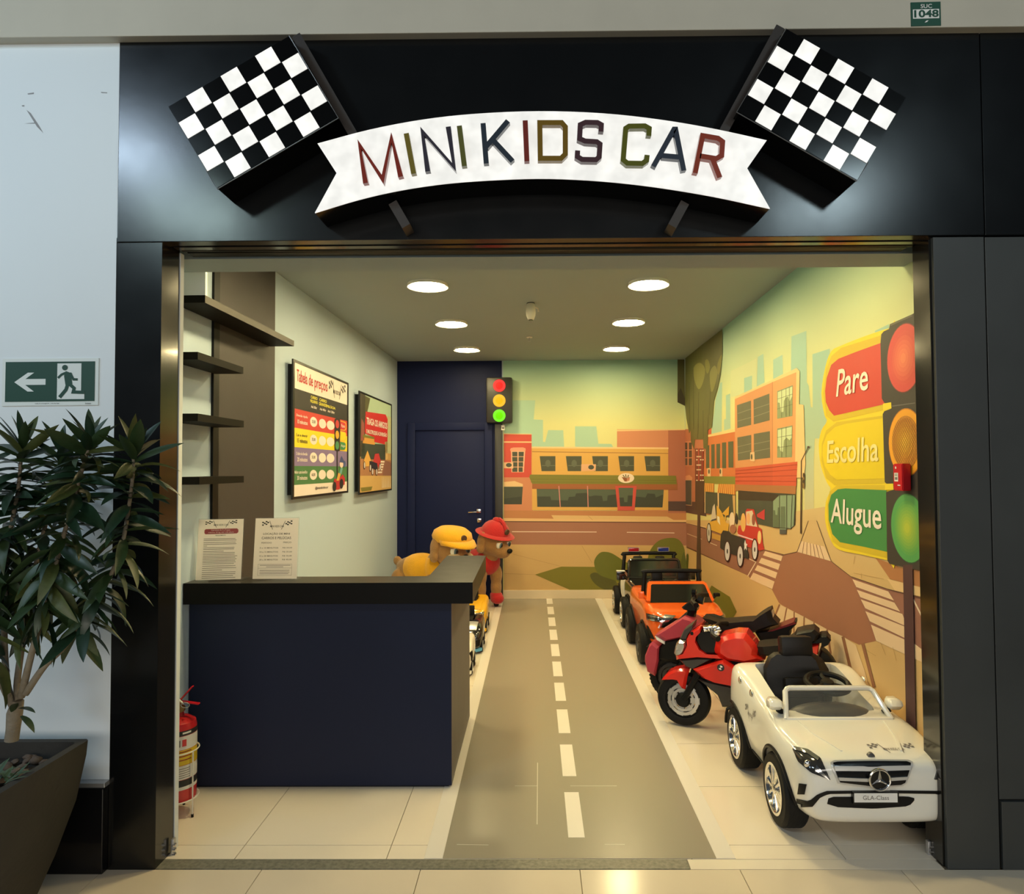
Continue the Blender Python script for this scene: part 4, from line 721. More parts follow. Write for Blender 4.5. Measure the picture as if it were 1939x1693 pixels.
for v, a, b_, c in ((.583, 'Diversão rápida', '10 minutos', PCREAM), (.44, 'É só se divertir', '15 minutos', I((90, 80, 40))), (.298, 'O dobro de diversão', '20 minutos', PCREAM), (.158, 'Melhor custo-benefício', '30 minutos', PCREAM)):
    word(a, q, c, .015, o2, (.05 if len(a) < 20 else .015, .30), (v + .012, v + .036)); word(b_, q, c, .02, o2, (.075, .30), (v - .036, v - .004))
    word(str({.583: '25', .44: '35', .298: '50', .158: '60'}[v]) + ',00', q, INK, .015, o2, (.39, .46), (v - .014, v + .014))
word('@minikidscar', q, INK, .01, o2, (.46, .70), (.035, .062)); m.build('logo_print', None, t, 0)
m = MB(); o3 = of * 5; KD = I((40, 34, 30))
m.qpoly(q, [(.80, .50), (.80, .645), (.835, .66), (.885, .655), (.885, .37), (.845, .36), (.80, .37)], KD, o3)
for v, c in ((.605, (196, 60, 50)), (.51, (220, 160, 40)), (.415, (80, 140, 80))): m.qell(q, .842, v, .03, .037, I(c), o3 + of)
m.qpoly(q, [(.835, .36), (.852, .36), (.856, .10), (.84, .10)], KD, o3)
for v, c in ((.60, (200, 50, 44)), (.505, (228, 200, 30)), (.415, (60, 130, 66))): m.qpoly(q, [(.89, v - .045), (.965, v - .04), (.982, v - .02), (.982, v + .03), (.965, v + .042), (.89, v + .045)], I((232, 178, 50)), o3); m.qpoly(q, [(.89, v - .037), (.955, v - .034), (.972, v - .015), (.972, v + .025), (.955, v + .034), (.89, v + .037)], I(c), o3 + of)
m.text('Pare', q, PCREAM, .01, o3 + 2 * of, (.905, .96), (.585, .615)); m.text('Alugue', q, PCREAM, .01, o3 + 2 * of, (.90, .965), (.40, .43))
m.qpoly(q, [(.80, .02), (.78, .07), (.80, .12), (.86, .11), (.93, .155), (.965, .12), (.96, .06), (.90, .05), (.88, .02)], I((186, 46, 42)), o3 + of); m.qell(q, .80, .05, .03, .042, KD, o3 + 2 * of); m.qell(q, .91, .07, .03, .045, KD, o3 + 2 * of); m.qpoly(q, [(.83, .10), (.87, .10), (.90, .16), (.86, .17)], I((216, 160, 60)), o3 + 2 * of); m.qpoly(q, [(.87, .16), (.91, .16), (.93, .21), (.90, .22)], I((110, 160, 130)), o3 + 2 * of)
m.qell(q, .91, .25, .028, .035, I((240, 200, 160)), o3 + 2 * of); m.qpoly(q, [(.88, .265), (.91, .325), (.945, .28), (.95, .26)], I((70, 80, 110)), o3 + 3 * of); m.qell(q, .955, .25, .02, .03, I((76, 88, 116)), o3 + 2 * of)
m.build('illustration', None, t, 0)
t, q = poster('framed street picture poster with big red board, nearer the navy door', ((848, 1552), (1197, 1521), (1197, 604), (848, 440)))
m = MB()
m.qrect(q, 0, .5, 1, 1, I((176, 192, 140)), of); m.qrect(q, .78, .42, 1, .86, I((192, 186, 120)), of * 2); m.qrect(q, 0, 0, 1, .5, I((206, 160, 84)), of)
m.qpoly(q, [(0, .36), (.17, .36), (.17, 1), (0, 1)], I((70, 62, 40)), of * 2); m.qpoly(q, [(.17, .99), (.33, .985), (.30, .93), (.22, .80), (.17, .78)], I((88, 84, 44)), of * 2)
m.qpoly(q, [(.03, .52), (.14, .53), (.14, .7), (.05, .75)], I((150, 80, 60)), of * 3)
m.qpoly(q, [(.09, .50), (.48, .50), (.48, .58), (.12, .57)], I((216, 150, 60)), of * 3); m.qrect(q, .09, .56, .48, .585, I((124, 118, 40)), of * 4)
m.qpoly(q, [(.03, .34), (.82, .34), (.82, .52), (.09, .50)], I((64, 70, 50)), of * 2); m.qpoly(q, [(.82, .34), (.90, .36), (.88, .62), (.82, .60)], I((222, 178, 100)), of * 2)
m.qpoly(q, [(.15, .62), (.18, .83), (.82, .87), (.885, .82), (.88, .56), (.80, .55), (.80, .52), (.46, .53), (.46, .58), (.17, .60)], I((200, 44, 38)), of * 5)
m.qpoly(q, [(0, .10), (1, .10), (1, .34), (0, .34)], I((176, 122, 72)), of * 2); m.qpoly(q, [(.62, .34), (.80, .34), (.72, .16), (.55, .16)], I((166, 110, 70)), of * 3); m.qpoly(q, [(.80, .34), (1, .31), (1, .14), (.72, .15)], I((146, 98, 70)), of * 3); m.qpoly(q, [(0, .17), (1, .155), (1, 0), (0, 0)], I((212, 168, 88)), of * 4)
for k in range(5): v = .19 + .03 * k; m.qpoly(q, [(.57 + .022 * k, v), (.70 + .02 * k, v), (.71 + .02 * k, v + .018), (.58 + .022 * k, v + .018)], I((240, 220, 176)), of * 5)
for k in range(6): u = .70 + .05 * k; m.qpoly(q, [(u, .02), (u + .03, .02), (u + .015, .145), (u + .005, .145)], I((232, 206, 150)), of * 6)
m.qpoly(q, [(.02, .05), (.40, .05), (.36, .01), (.05, .01)], I((130, 118, 44)), of * 6)
m.qpoly(q, [(.11, .30), (.14, .34), (.24, .43), (.34, .34), (.36, .27), (.14, .26)], I((224, 166, 70)), of * 6); m.qpoly(q, [(.30, .25), (.30, .32), (.36, .32), (.55, .30), (.57, .22)], I((46, 42, 46)), of * 7); m.qpoly(q, [(.42, .31), (.48, .40), (.60, .41), (.66, .33), (.64, .24), (.56, .27)], I((196, 56, 50)), of * 6)
for u, v in ((.14, .275), (.33, .25), (.40, .21), (.53, .205), (.64, .26)): m.qell(q, u, v, .03, .042, I((60, 36, 30)), of * 8); m.qell(q, u, v, .022, .032, I((216, 200, 170)), of * 9)
m.build('illustration', None, t, 0)
m = MB(); m.text('TRAGA OS AMIGOS', q, PCREAM, .03, of * 9, (.20, .86), (.70, .775)); m.text('E MULTIPLIQUE A DIVERSÃO', q, PCREAM, .03, of * 9, (.20, .85), (.60, .66)); m.build('lettering', None, t, 0)
# ================================================================== TRAFFIC LIGHT ON THE END WALL
TL_ = thing('traffic_light', 'black traffic light with red, amber and green lamps on the end wall', 'traffic light', bw(945.5, 1132, .04)); L = TL_.location; fd = BACK - .15
TLM = mat('traffic_light_black', (.020, .019, .016), .4)
a, c = on_y(920.5, 804, fd), on_y(970, 716.5, fd); m = MB(); m.bb(a.x - L.x, c.x - L.x, fd - L.y, BACK - .015 - L.y, a.z, c.z, TLM, .03)
m.build('housing', None, TL_)
for py, col, nm in ((730.4, (1, .03, .025), 'red'), (758.8, (1, .50, .012), 'amber'), (787.2, (.16, .84, 0), 'green')):
    p = on_y(945.4, py, fd) - L; m = MB(); m.lathe([(.066, 0), (.076, 0), (.077, -.008), (.066, -.010)], p, 'Y', 32, mat('lamp_ring_' + nm, tuple(v * .5 for v in col), .5, emit=tuple(min(1, v + .06) for v in col), es=.45, spec=.1)); m.build('lamp_ring', None, TL_)
    m = MB(); m.lathe([(.001, -.012), (.045, -.010), (.066, -.004), (.066, .004), (.001, .004)], p, 'Y', 32, mat('lamp_' + nm, tuple(v * .35 for v in col), .5, emit=col, es=.60, spec=.1)); m.build('lamp_lens', None, TL_, label=nm + ' lamp lens')
pa, pb = bw(937.5, 900, .05), bw(951.5, 900, .05); m = MB(); m.bb(pa.x - L.x, pb.x - L.x, BACK - .075 - L.y, BACK - .014 - L.y, 0, a.z - .002, TLM, .003); m.build('pole', None, TL_)
p = on_y(952.5, 810, BACK - .08) - L; m = MB(); m.box(p, (.04, .004, .06), WHITE); m.box(p + Vector((0, -.0025, -.005)), (.026, .001, .02), GREY); m.build('inspection_tag', None, TL_, 0)
# ================================================================== FIRE ALARM BOX
RED = mat('fire_red_plastic', obs((206, 26, 30)), .3, coat=.3)
a = rw(1714.5, 928.5); c = rw(1714.5, 878); t = thing('alarm_box', 'small red fire alarm box with white label by the right jamb', 'alarm box', Vector((a.x, a.y, a.z))); tv = (RW[0] - RW[1]).normalized()
hgt = c.z - a.z; L = t.location; wq_ = .085
m = MB(); m.prism([Vector((0, 0, 0)), tv * wq_, tv * wq_ + Vector((0, 0, hgt)), Vector((0, 0, hgt))], RN * .04, RED); bmesh.ops.bevel(m.bm, geom=list(m.bm.edges), offset=.004, segments=2, affect='EDGES'); 
for v in m.bm.verts: v.co += RN * .016
m.build('case', None, t)
q = quad(RN * .0565, tv * wq_ + RN * .0565, tv * wq_ + RN * .0565 + Vector((0, 0, hgt)), RN * .0565 + Vector((0, 0, hgt)))
sg = 1 if (q(.5, .5, 1) - q(.5, .5)).dot(RN) > 0 else -1; m = MB(); m.qrect(q, .16, .34, .58, .66, WHITE, .0008 * sg)
for k in range(2): m.qrect(q, .22, .55 - .0 + .05 * k, .52, .57 + .05 * k, INK, .0014 * sg)
m.qrect(q, .24, .40, .34, .50, INK, .0014 * sg); m.qrect(q, .40, .40, .50, .50, INK, .0014 * sg); m.qell(q, .34, .85, .07, .05, WHITE, .0008 * sg); m.qrect(q, .5, .18, .8, .22, WHITE, .0008 * sg); m.build('label', None, t, 0)
# shutter guide hardware at the foot of both jambs
for px, py, s, lab in ((326.5, 1605, 1, 'left'), (1760, 1609, -1, 'right')):
    p = on_y(px, py, 2.90); t = thing('shutter_lock', 'small metal shutter lock on the foot of the %s jamb' % lab, 'lock', p)
    m = MB(); m.box((s * .004, 0, 0), (.012, .02, .075), SILVER, .002); m.build('plate', None, t)
    m = MB()
    for z in (-.026, -.006, .014): m.lathe([(.0075, -.002), (.0075, .012), (.003, .014)], (s * .005, -.004, z), 'X', 10, CHROME)
    m.build('bolt', None, t)
# ================================================================== FIRE EXTINGUISHER
XR = mat('extinguisher_red', (.52, .018, .02), .28, coat=.5); XL = mat('label_white', (.72, .70, .66), .45); XY = mat('label_yellow', (.72, .50, .02), .45)
t = thing('fire_extinguisher', 'red fire extinguisher with white and yellow label, half hidden by the left jamb', 'fire extinguisher', (-1.672, 3.235, .0)); r = .080
m = MB(); m.lathe([(.03, .066), (.066, .068), (r, .08), (r, .405), (r * .93, .43), (r * .6, .447), (.026, .452), (.022, .47)], n=36, m=XR); m.build('cylinder', None, t)
m = MB()
for z0, z1, c in ((.135, .150, XL), (.150, .180, INK), (.182, .245, XL), (.247, .315, XY), (.317, .378, XL), (.380, .402, INK)): m.lathe([(r + .0006, z0), (r + .0006, z1)], n=36, m=c, cap=False)
m.build('label', None, t)
m = MB(); m.box((.035, -.0745, .348), (.024, .002, .03), GREY, rot=(0, 0, R(25))); m.box((.058, -.057, .348), (.018, .002, .03), XR, rot=(0, 0, R(45)))
for k, z in enumerate((.305, .285, .268)):
    m.lathe([(r + .001, z), (r + .001, z + .005)], n=24, m=mat('label_print_red', (.30, .04, .02), .5), cap=False, a0=R(-110), a1=R(-20))
for z in (.19, .2, .21, .22, .23): m.lathe([(r + .001, z), (r + .001, z + .003)], n=24, m=GREY, cap=False, a0=R(-105), a1=R(-25))
m.lathe([(r + .001, .388), (r + .001, .396)], n=12, m=XL, cap=False, a0=R(-50), a1=R(-22)); m.build('label_print', None, t)
m = MB(); m.lathe([(.02, .468), (.022, .475), (.018, .50), (.02, .515), (.012, .525)], n=16, m=mat('brass', (.35, .22, .09), .35, metal=1)); m.lathe([(.016, 0), (.018, .012), (.001, .014)], (.02, -.02, .49), 'Y', 14, mat('brass', (.35, .22, .09), .35, metal=1)); m.build('valve', None, t)
m = MB(); m.box((.035, -.005, .553), (.10, .022, .006), RED, .002, rot=(0, R(-48), 0)); m.box((.055, 0, .513), (.085, .02, .006), RED, .002, rot=(0, R(8), 0)); m.build('lever', None, t)
m = MB(); m.tube([(-.01, -.01, .56), (.01, -.02, .535), (.035, -.025, .515)], .004, 6, WHITE); m.tube([Vector((.045 + .02 * math.cos(a), -.028, .51 + .012 * math.sin(a))) for a in [2 * math.pi * k / 14 for k in range(14)]], .0018, 6, SILVER, closed=True); m.build('safety_pin', None, t)
m = MB(); m.tube(smooth_open([(0, 0, .52), (-.03, -.02, .57), (-.075, -.04, .54), (-.10, -.05, .42), (-.098, -.05, .2)], 4), .011, 8, BLACK); m.build('hose', None, t)
m = MB(); WIRE = mat('white_wire', (.75, .72, .66), .35)
for z in (.082, .30): m.tube([Vector(((r + .01) * math.cos(a), (r + .01) * math.sin(a), z)) for a in [2 * math.pi * k / 28 for k in range(28)]], .0032, 6, WIRE, closed=True)
for a in (-20, 100, 220): m.tube([((r + .011) * math.cos(R(a)), (r + .011) * math.sin(R(a)), .30), ((r + .010) * math.cos(R(a)), (r + .010) * math.sin(R(a)), .008)], .0034, 6, WIRE)
m.tube([(r + .01, 0, .083), (0, 0, .062), (-r - .01, 0, .083)], .003, 6, WIRE); m.build('wire_stand', None, t)
m = MB()
for a in (-20, 100, 220): m.lathe([(.006, 0), (.006, .014)], ((r + .01) * math.cos(R(a)), (r + .01) * math.sin(R(a)), 0), n=10, m=BLACK)
m.build('rubber_foot', None, t)
# ================================================================== RIDE-ON VEHICLES
def station(y, w, zb, zs, zt):
    zm = (zb + zs) / 2
    h = [(0, zb), (.7 * w, zb), (.93 * w, zb + .012), (w, zm - .02), (w, zm + .04), (.985 * w, zs - .035), (.91 * w, zs), (.6 * w, zt), (0, zt)]
    return [Vector((x, y, z)) for x, z in h] + [Vector((-x, y, z)) for x, z in h[-2:0:-1]]
def hull(stations, wheels, wr, tr, tw, cockpit):
    m = MB(); m.loft([station(*s) for s in stations]); me = m.mesh('body', smooth=0)
    me = evaluated(me, [('SUBSURF', dict(levels=2, render_levels=2))])
    c = MB()
    for y in wheels:
        for s in (-1, 1): c.lathe([(wr, 0), (wr, s * .4)], (s * (tr - tw * .62), y, wr * .9), 'X', 40)
    bmesh.ops.recalc_face_normals(c.bm, faces=c.bm.faces[:]); me = evaluated(me, [('BOOLEAN', dict(cut=c.mesh('cut', smooth=0), operation='DIFFERENCE', solver='EXACT'))])
    if cockpit:
        x, y0, y1, z0 = cockpit; c = MB(); c.bb(-x, x, y0, y1, z0, 1.2, None, .05); bmesh.ops.recalc_face_normals(c.bm, faces=c.bm.faces[:])
        me = evaluated(me, [('BOOLEAN', dict(cut=c.mesh('cut', smooth=0), operation='DIFFERENCE', solver='EXACT'))])
    return me
def finish(me, m, ang=32):
    me.materials.clear(); me.materials.append(m); me.shade_smooth(); me.set_sharp_from_angle(angle=R(ang)); return me
def bvh_of(me): return BVHTree.FromPolygons([v.co for v in me.vertices], [p.vertices for p in me.polygons])
VIEW = {'front': (lambda a, b: Vector((a, -1, b)), Vector((0, 1, 0))), 'left': (lambda a, b: Vector((-1, a, b)), Vector((1, 0, 0))), 'right': (lambda a, b: Vector((1, a, b)), Vector((-1, 0, 0))), 'top': (lambda a, b: Vector((a, b, 2)), Vector((0, 0, -1)))}
CARLOC = [Vector((0, 0, 0))]
def cast(bv, v, a, b):
    if v == 'eye':
        r = (ROWS[0] * ((a - CX) / FPX) + ROWS[1] * ((b - CY) / FPX) + ROWS[2]).normalized(); o = EYE - CARLOC[0]; h = bv.ray_cast(o, r)
        if h[0] is None: h = bv.find_nearest(o + r * ((.02 - o.y) / r.y))
        n = h[1] if h[1].dot(r) < 0 else -h[1]; return h[0], (r * .35 - n * .65).normalized()
    o, d = VIEW[v]; h = bv.ray_cast(o(a, b), d)
    if h[0] is None: h = bv.find_nearest(o(a, b) + d * .95)
    return h[0], d
def resample(pl, n):
    P = [Vector(p) for p in pl]; L = [0]
    for a, b in zip(P, P[1:]): L.append(L[-1] + (b - a).length)
    out = []
    for k in range(n + 1):
        s = L[-1] * k / n; i = max(j for j in range(len(L) - 1) if L[j] <= s + 1e-9); t = (s - L[i]) / max(1e-9, L[i + 1] - L[i]); out.append(P[i].lerp(P[i + 1], min(1, t)))
    return out
def patch(m, bv, v, up, lo, mt, off=.004, nu=12, nv=3, flip=False):
    U, Lo = resample(up, nu), resample(lo, nu); G = []
    for j in range(nv + 1):
        row = []
        for a, b in zip(U, Lo):
            p = a.lerp(b, j / nv); h, d = cast(bv, v, -p.x if flip and v != 'eye' else p.x, p.y); p0, p1 = h - d * off, h + d * .012
            if flip and v == 'eye': p0, p1 = Vector((-p0.x, p0.y, p0.z)), Vector((-p1.x, p1.y, p1.z))
            row.append((p0, p1))
        G.append(row)
    i = m.mi(mt); V = [[m.bm.verts.new(p[0]) for p in r] for r in G]; fs = []
    for j in range(nv):
        for k in range(nu): fs.append(m.bm.faces.new((V[j][k], V[j][k + 1], V[j + 1][k + 1], V[j + 1][k])))
    rim = [(V[0][k], G[0][k][1]) for k in range(nu + 1)] + [(V[j][nu], G[j][nu][1]) for j in range(1, nv + 1)] + [(V[nv][k], G[nv][k][1]) for k in range(nu - 1, -1, -1)] + [(V[j][0], G[j][0][1]) for j in range(nv - 1, 0, -1)]
    B = [m.bm.verts.new(p) for _, p in rim]; n = len(rim)
    for k in range(n):
        if rim[k][0] is not rim[(k + 1) % n][0]:
            try: fs.append(m.bm.faces.new((rim[k][0], rim[(k + 1) % n][0], B[(k + 1) % n], B[k])))
            except ValueError: pass
    for f in fs: f.material_index = i
    bmesh.ops.recalc_face_normals(m.bm, faces=fs)
def bvq(bv, v, a0, a1, b0, b1):
    def q(s, t, off=0):
        h, d = cast(bv, v, a0 + (a1 - a0) * s, b0 + (b1 - b0) * t); return h - d * (off + .0008)
    return q
_WH = {}
def wheel(parent, c, r, w, side, rimm, spokes=10, rr=.68, key=''):
    k = (r, w, side, rimm.name, spokes, key)
    if k not in _WH:
        m = MB(); s = side
        m.lathe([(r * rr * .9, -w / 2), (r * .93, -w / 2), (r * .985, -w * .42), (r, -w * .3), (r, w * .3), (r * .985, w * .42), (r * .93, w / 2), (r * rr, w / 2), (r * rr, w * .25), (r * rr * .9, w * .2)], axis='X', n=40, m=RUBBER, cap=False)
        for x in (-.3, -.1, .1, .3): m.lathe([(r * .99, w * (x - .07)), (r * 1.004, w * (x - .06)), (r * 1.004, w * (x + .06)), (r * .99, w * (x + .07))], axis='X', n=40, m=RUBBER, cap=False)
        ty = m.mesh('tyre'); m = MB(); R0 = r * rr
        m.lathe([(R0 * 1.01, s * w * .46), (R0 * 1.04, s * w * .53), (R0 * .93, s * w * .54), (R0 * .86, s * w * .40), (.001, s * w * .30)], axis='X', n=36, m=rimm, cap=False)
        m.lathe([(R0 * .2, s * w * .30), (R0 * .22, s * w * .50), (R0 * .14, s * w * .55), (.001, s * w * .56)], axis='X', n=20, m=rimm)
        for j in range(spokes):
            a = 2 * math.pi * j / spokes; a2 = a + .12
            for q in ((a, .075), ):
                d = Vector((0, math.cos(a), math.sin(a))); n = Vector((0, -math.sin(a), math.cos(a))); X = Vector((s, 0, 0))
                m.loft([[d * R0 * .18 + n * wd + X * x for wd, x in ((-R0 * .06, w * .34), (R0 * .06, w * .34), (R0 * .035, w * .5), (-R0 * .035, w * .5))], [d * R0 * .9 + n * wd + X * x for wd, x in ((-R0 * .11, w * .36), (R0 * .11, w * .36), (R0 * .07, w * .49), (-R0 * .07, w * .49))]], rimm)
        m.lathe([(R0 * .9, s * w * .27), (.001, s * w * .27)], axis='X', n=30, m=BLACK)
        _WH[k] = (ty, m.mesh('rim'))
    o = link('wheel', _WH[k][0], parent); o.location = c; link('rim', _WH[k][1], o); return o
def arch(parent, bv, y, z, r, x, s, m):
    b = MB(); pts = []
    for k in range(19):
        a = R(4 + 172 * k / 18); yy, zz = y + r * math.cos(a), max(.05, z + r * math.sin(a)); h = bv.ray_cast(Vector((s, yy + .012 * math.cos(a), zz + .012 * math.sin(a))), Vector((-s, 0, 0)))[0]
        pts.append(Vector(((h.x if h is not None and abs(h.x) > x * .8 else s * x) + s * .001, yy, zz)))
    b.tube(pts, .010, 6, m, flat=.9); return b.build('arch_trim', None, parent)
SATIN = mat('satin_silver', (.62, .61, .58), .32, metal=.4)
PW = mat('white_car_paint', (.84, .82, .74), .18, coat=.6); PB = mat('black_car_paint', (.012, .012, .013), .14, coat=.8); PO_ = mat('orange_car_paint', (.80, .115, .008), .2, coat=.6); PY = mat('yellow_car_paint', (.80, .42, .012), .25, coat=.5); PR = mat('red_bike_paint', (.74, .022, .012), .2, coat=.8); PM = mat('magenta_bike_paint', (.46, .042, .075), .36, coat=.2)
SEATM = mat('black_leatherette', (.009, .008, .008), .42, bump=.12, bscale=260, spec=.3); DKG = mat('dark_grey_plastic', (.045, .040, .035), .42); HL = mat('headlight_lens', (.35, .35, .33), .1, metal=.75); HLD = mat('dark_headlight', (.03, .03, .03), .1, coat=.8); LBLUE = mat('light_blue_plastic', (.10, .36, .62), .4); DGL = mat('dark_tinted_glass', (.012, .011, .010), .06, coat=.6)
def frame_screen(t, x0, x1, y0, y1, z0, z1, fr, m, glass, gname='windshield_glass'):
    P = [Vector((-x0, y0, z0)), Vector((-x1, y1, z1)), Vector((x1, y1, z1)), Vector((x0, y0, z0))]
    b = MB(); pts = [P[0], P[0].lerp(P[1], .9)] + [P[1] + (P[0] - P[1]) * .03 + (P[2] - P[1]) * .02, P[1].lerp(P[2], .05), P[1].lerp(P[2], .95), P[2] + (P[3] - P[2]) * .03 - (P[2] - P[1]) * .02, P[3].lerp(P[2], .9), P[3]]
    b.tube(pts, fr, 8, m); b.tube([P[0], P[3]], fr, 8, m); b.build('windshield_frame', None, t)
    b = MB(); d = Vector((0, .004, 0)); b.prism([P[0] - d, P[3] - d, P[2] - d, P[1] - d], d * 1.4, glass); b.build(gname, None, t, 0)
def seat(t, x, y, w, z0, z1, zh, m=SEATM, name='seat'):
    b = MB(); b.box((x, y - .12, z0), (w * .9, .26, .09), m, .03); b.build('seat_cushion', None, t)
    b = MB(); h = z1 - z0
    b.loft([[Vector((x + sx * ww / 2 * (1 if abs(sx) > .9 else sx), y + yy + .06 * k, z0 + h * k)) for sx, yy in ((-1, .03), (-1, -.02), (-.8, -.055), (-.55, -.035), (0, -.03), (.55, -.035), (.8, -.055), (1, -.02), (1, .03), (.6, .055), (-.6, .055))] for k, ww in ((0, w * .9), (.3, w), (.75, w * .97), (.93, w * .8), (1.0, w * .6))], m)
    b.box((x, y + .00 - .018, z0 + h * .48), (w * .52, .05, h * .34), m, .018, rot=(R(-12), 0, 0)); b.build('backrest', None, t)
    if zh:
        b = MB(); b.box((x, y + .055, (z1 + zh) / 2 + .005), (w * .5, .075, zh - z1 + .03), m, .022, rot=(R(-8), 0, 0)); b.build('headrest', None, t)
def steering(t, c, r, tilt, m=BLACK):
    M = Matrix.Translation(Vector(c)) @ Matrix.Rotation(R(tilt), 4, 'X'); b = MB()
    b.tube([M @ Vector((r * math.cos(a), r * math.sin(a), 0)) for a in [2 * math.pi * k / 28 for k in range(28)]], .014, 8, m, closed=True)
    b.lathe([(r * .32, -.012), (r * .36, 0), (r * .28, .012), (.001, .016)], n=18, m=m, c=(0, 0, 0))
    b.bm.verts.ensure_lookup_table()
    for v in b.bm.verts[-72:]: v.co = M @ v.co
    for a in (0, 120, 240): b.tube([M @ Vector((r * .25 * math.cos(R(a + 90)), r * .25 * math.sin(R(a + 90)), 0)), M @ Vector((r * .98 * math.cos(R(a + 90)), r * .98 * math.sin(R(a + 90)), 0))], .011, 6, m, flat=.6)
    b.tube([M @ Vector((0, 0, -.005)), M @ Vector((0, 0, -.20))], .02, 8, m); b.build('steering_wheel', None, t)
# ---------------------------------------------------------------- white car, nearest
t = thing('ride_on_car', 'white ride-on toy car with clear windshield and chrome grille, nearest the entrance', 'toy car', (1.402, 2.87, 0), 0, 'ride-on cars parked along the right wall')
RX, RY = 1.402, 2.87
st = [(-.036, .20, .19, .345, .35), (-.03, .265, .165, .375, .383), (-.008, .295, .145, .393, .400), (.05, .317, .13, .408, .413), (.16, .325, .12, .418, .422), (.28, .338, .12, .43, .428), (.40, .33, .12, .44, .44), (.55, .318, .12, .45, .46), (.72, .33, .12, .485, .50), (.86, .343, .12, .52, .53), (.97, .335, .13, .53, .53), (1.02, .29, .17, .50, .50), (1.035, .22, .22, .46, .46)]
me = hull(st, (.272, .872), .178, .28, .11, (.215, .43, .93, .22)); bv = bvh_of(me); finish(me, PW)
link('body', me, t)
for y in (.272, .872):
    for s in (-1, 1):
        wheel(t, (s * .282, y, .1555), .155, .105, s, CHROME, 10); arch(t, bv, y, .155, .178, .33, s, BLACK)
Wc = lambda p: (1350 + p[0] / 4.2326, 1180 + p[1] / 4.2326)
def wf(p, d=2.86): v = on_y(*Wc(p), d); return (v.x - RX, v.z)
CARLOC[0] = Vector((1.402, 2.87, 0)); wl = lambda L, d=0: [Wc(p) for p in L]
m = MB(); patch(m, bv, 'eye', wl([(940, 1120), (962, 1104), (1270, 1098), (1570, 1100), (1600, 1115)]), wl([(946, 1152), (1000, 1285), (1290, 1322), (1540, 1302), (1598, 1150)]), SATIN, .006, 18, 4); m.build('grille_surround', None, t)
m = MB(); patch(m, bv, 'eye', wl([(962, 1124), (975, 1118), (1270, 1112), (1560, 1114), (1582, 1124)]), wl([(966, 1152), (1012, 1272), (1290, 1306), (1530, 1290), (1580, 1150)]), BLACKGLOSS, .009, 18, 4); m.build('grille', None, t)
for up, lo in ((((966, 1150), (1270, 1152), (1578, 1146)), ((976, 1180), (1270, 1184), (1572, 1174))), (((998, 1230), (1270, 1240), (1550, 1224)), ((1008, 1254), (1280, 1266), (1542, 1248)))):
    m = MB(); patch(m, bv, 'eye', wl(up), wl(lo), SATIN, .017, 16, 2); m.build('grille_bar', None, t)
cx, cz = wf((1290, 1214)); h, _ = cast(bv, 'front', cx, cz); c = Vector((cx, h.y - .024, cz)); m = MB(); rs = .041
m.tube([c + Vector((rs * math.cos(a), 0, rs * math.sin(a))) for a in [2 * math.pi * k / 30 for k in range(30)]], .0045, 8, CHROME, closed=True)
for a in (90, 210, 330):
    d = Vector((math.cos(R(a)), 0, math.sin(R(a)))); n = Vector((-d.z, 0, d.x)); Yv = Vector((0, -.005, 0))
    for f in ([c + n * rs * .2 * 1 + d * 0, c + Yv, c + d * rs], [c - n * rs * .2, c + d * rs, c + Yv]): m.face(f, CHROME)
m.build('star_emblem', None, t, 30); m = MB(); m.lathe([(.001, -.003), (rs, -.002), (rs, .02)], c + Vector((0, .004, 0)), 'Y', 28, BLACKGLOSS); m.build('emblem_disc', None, t)
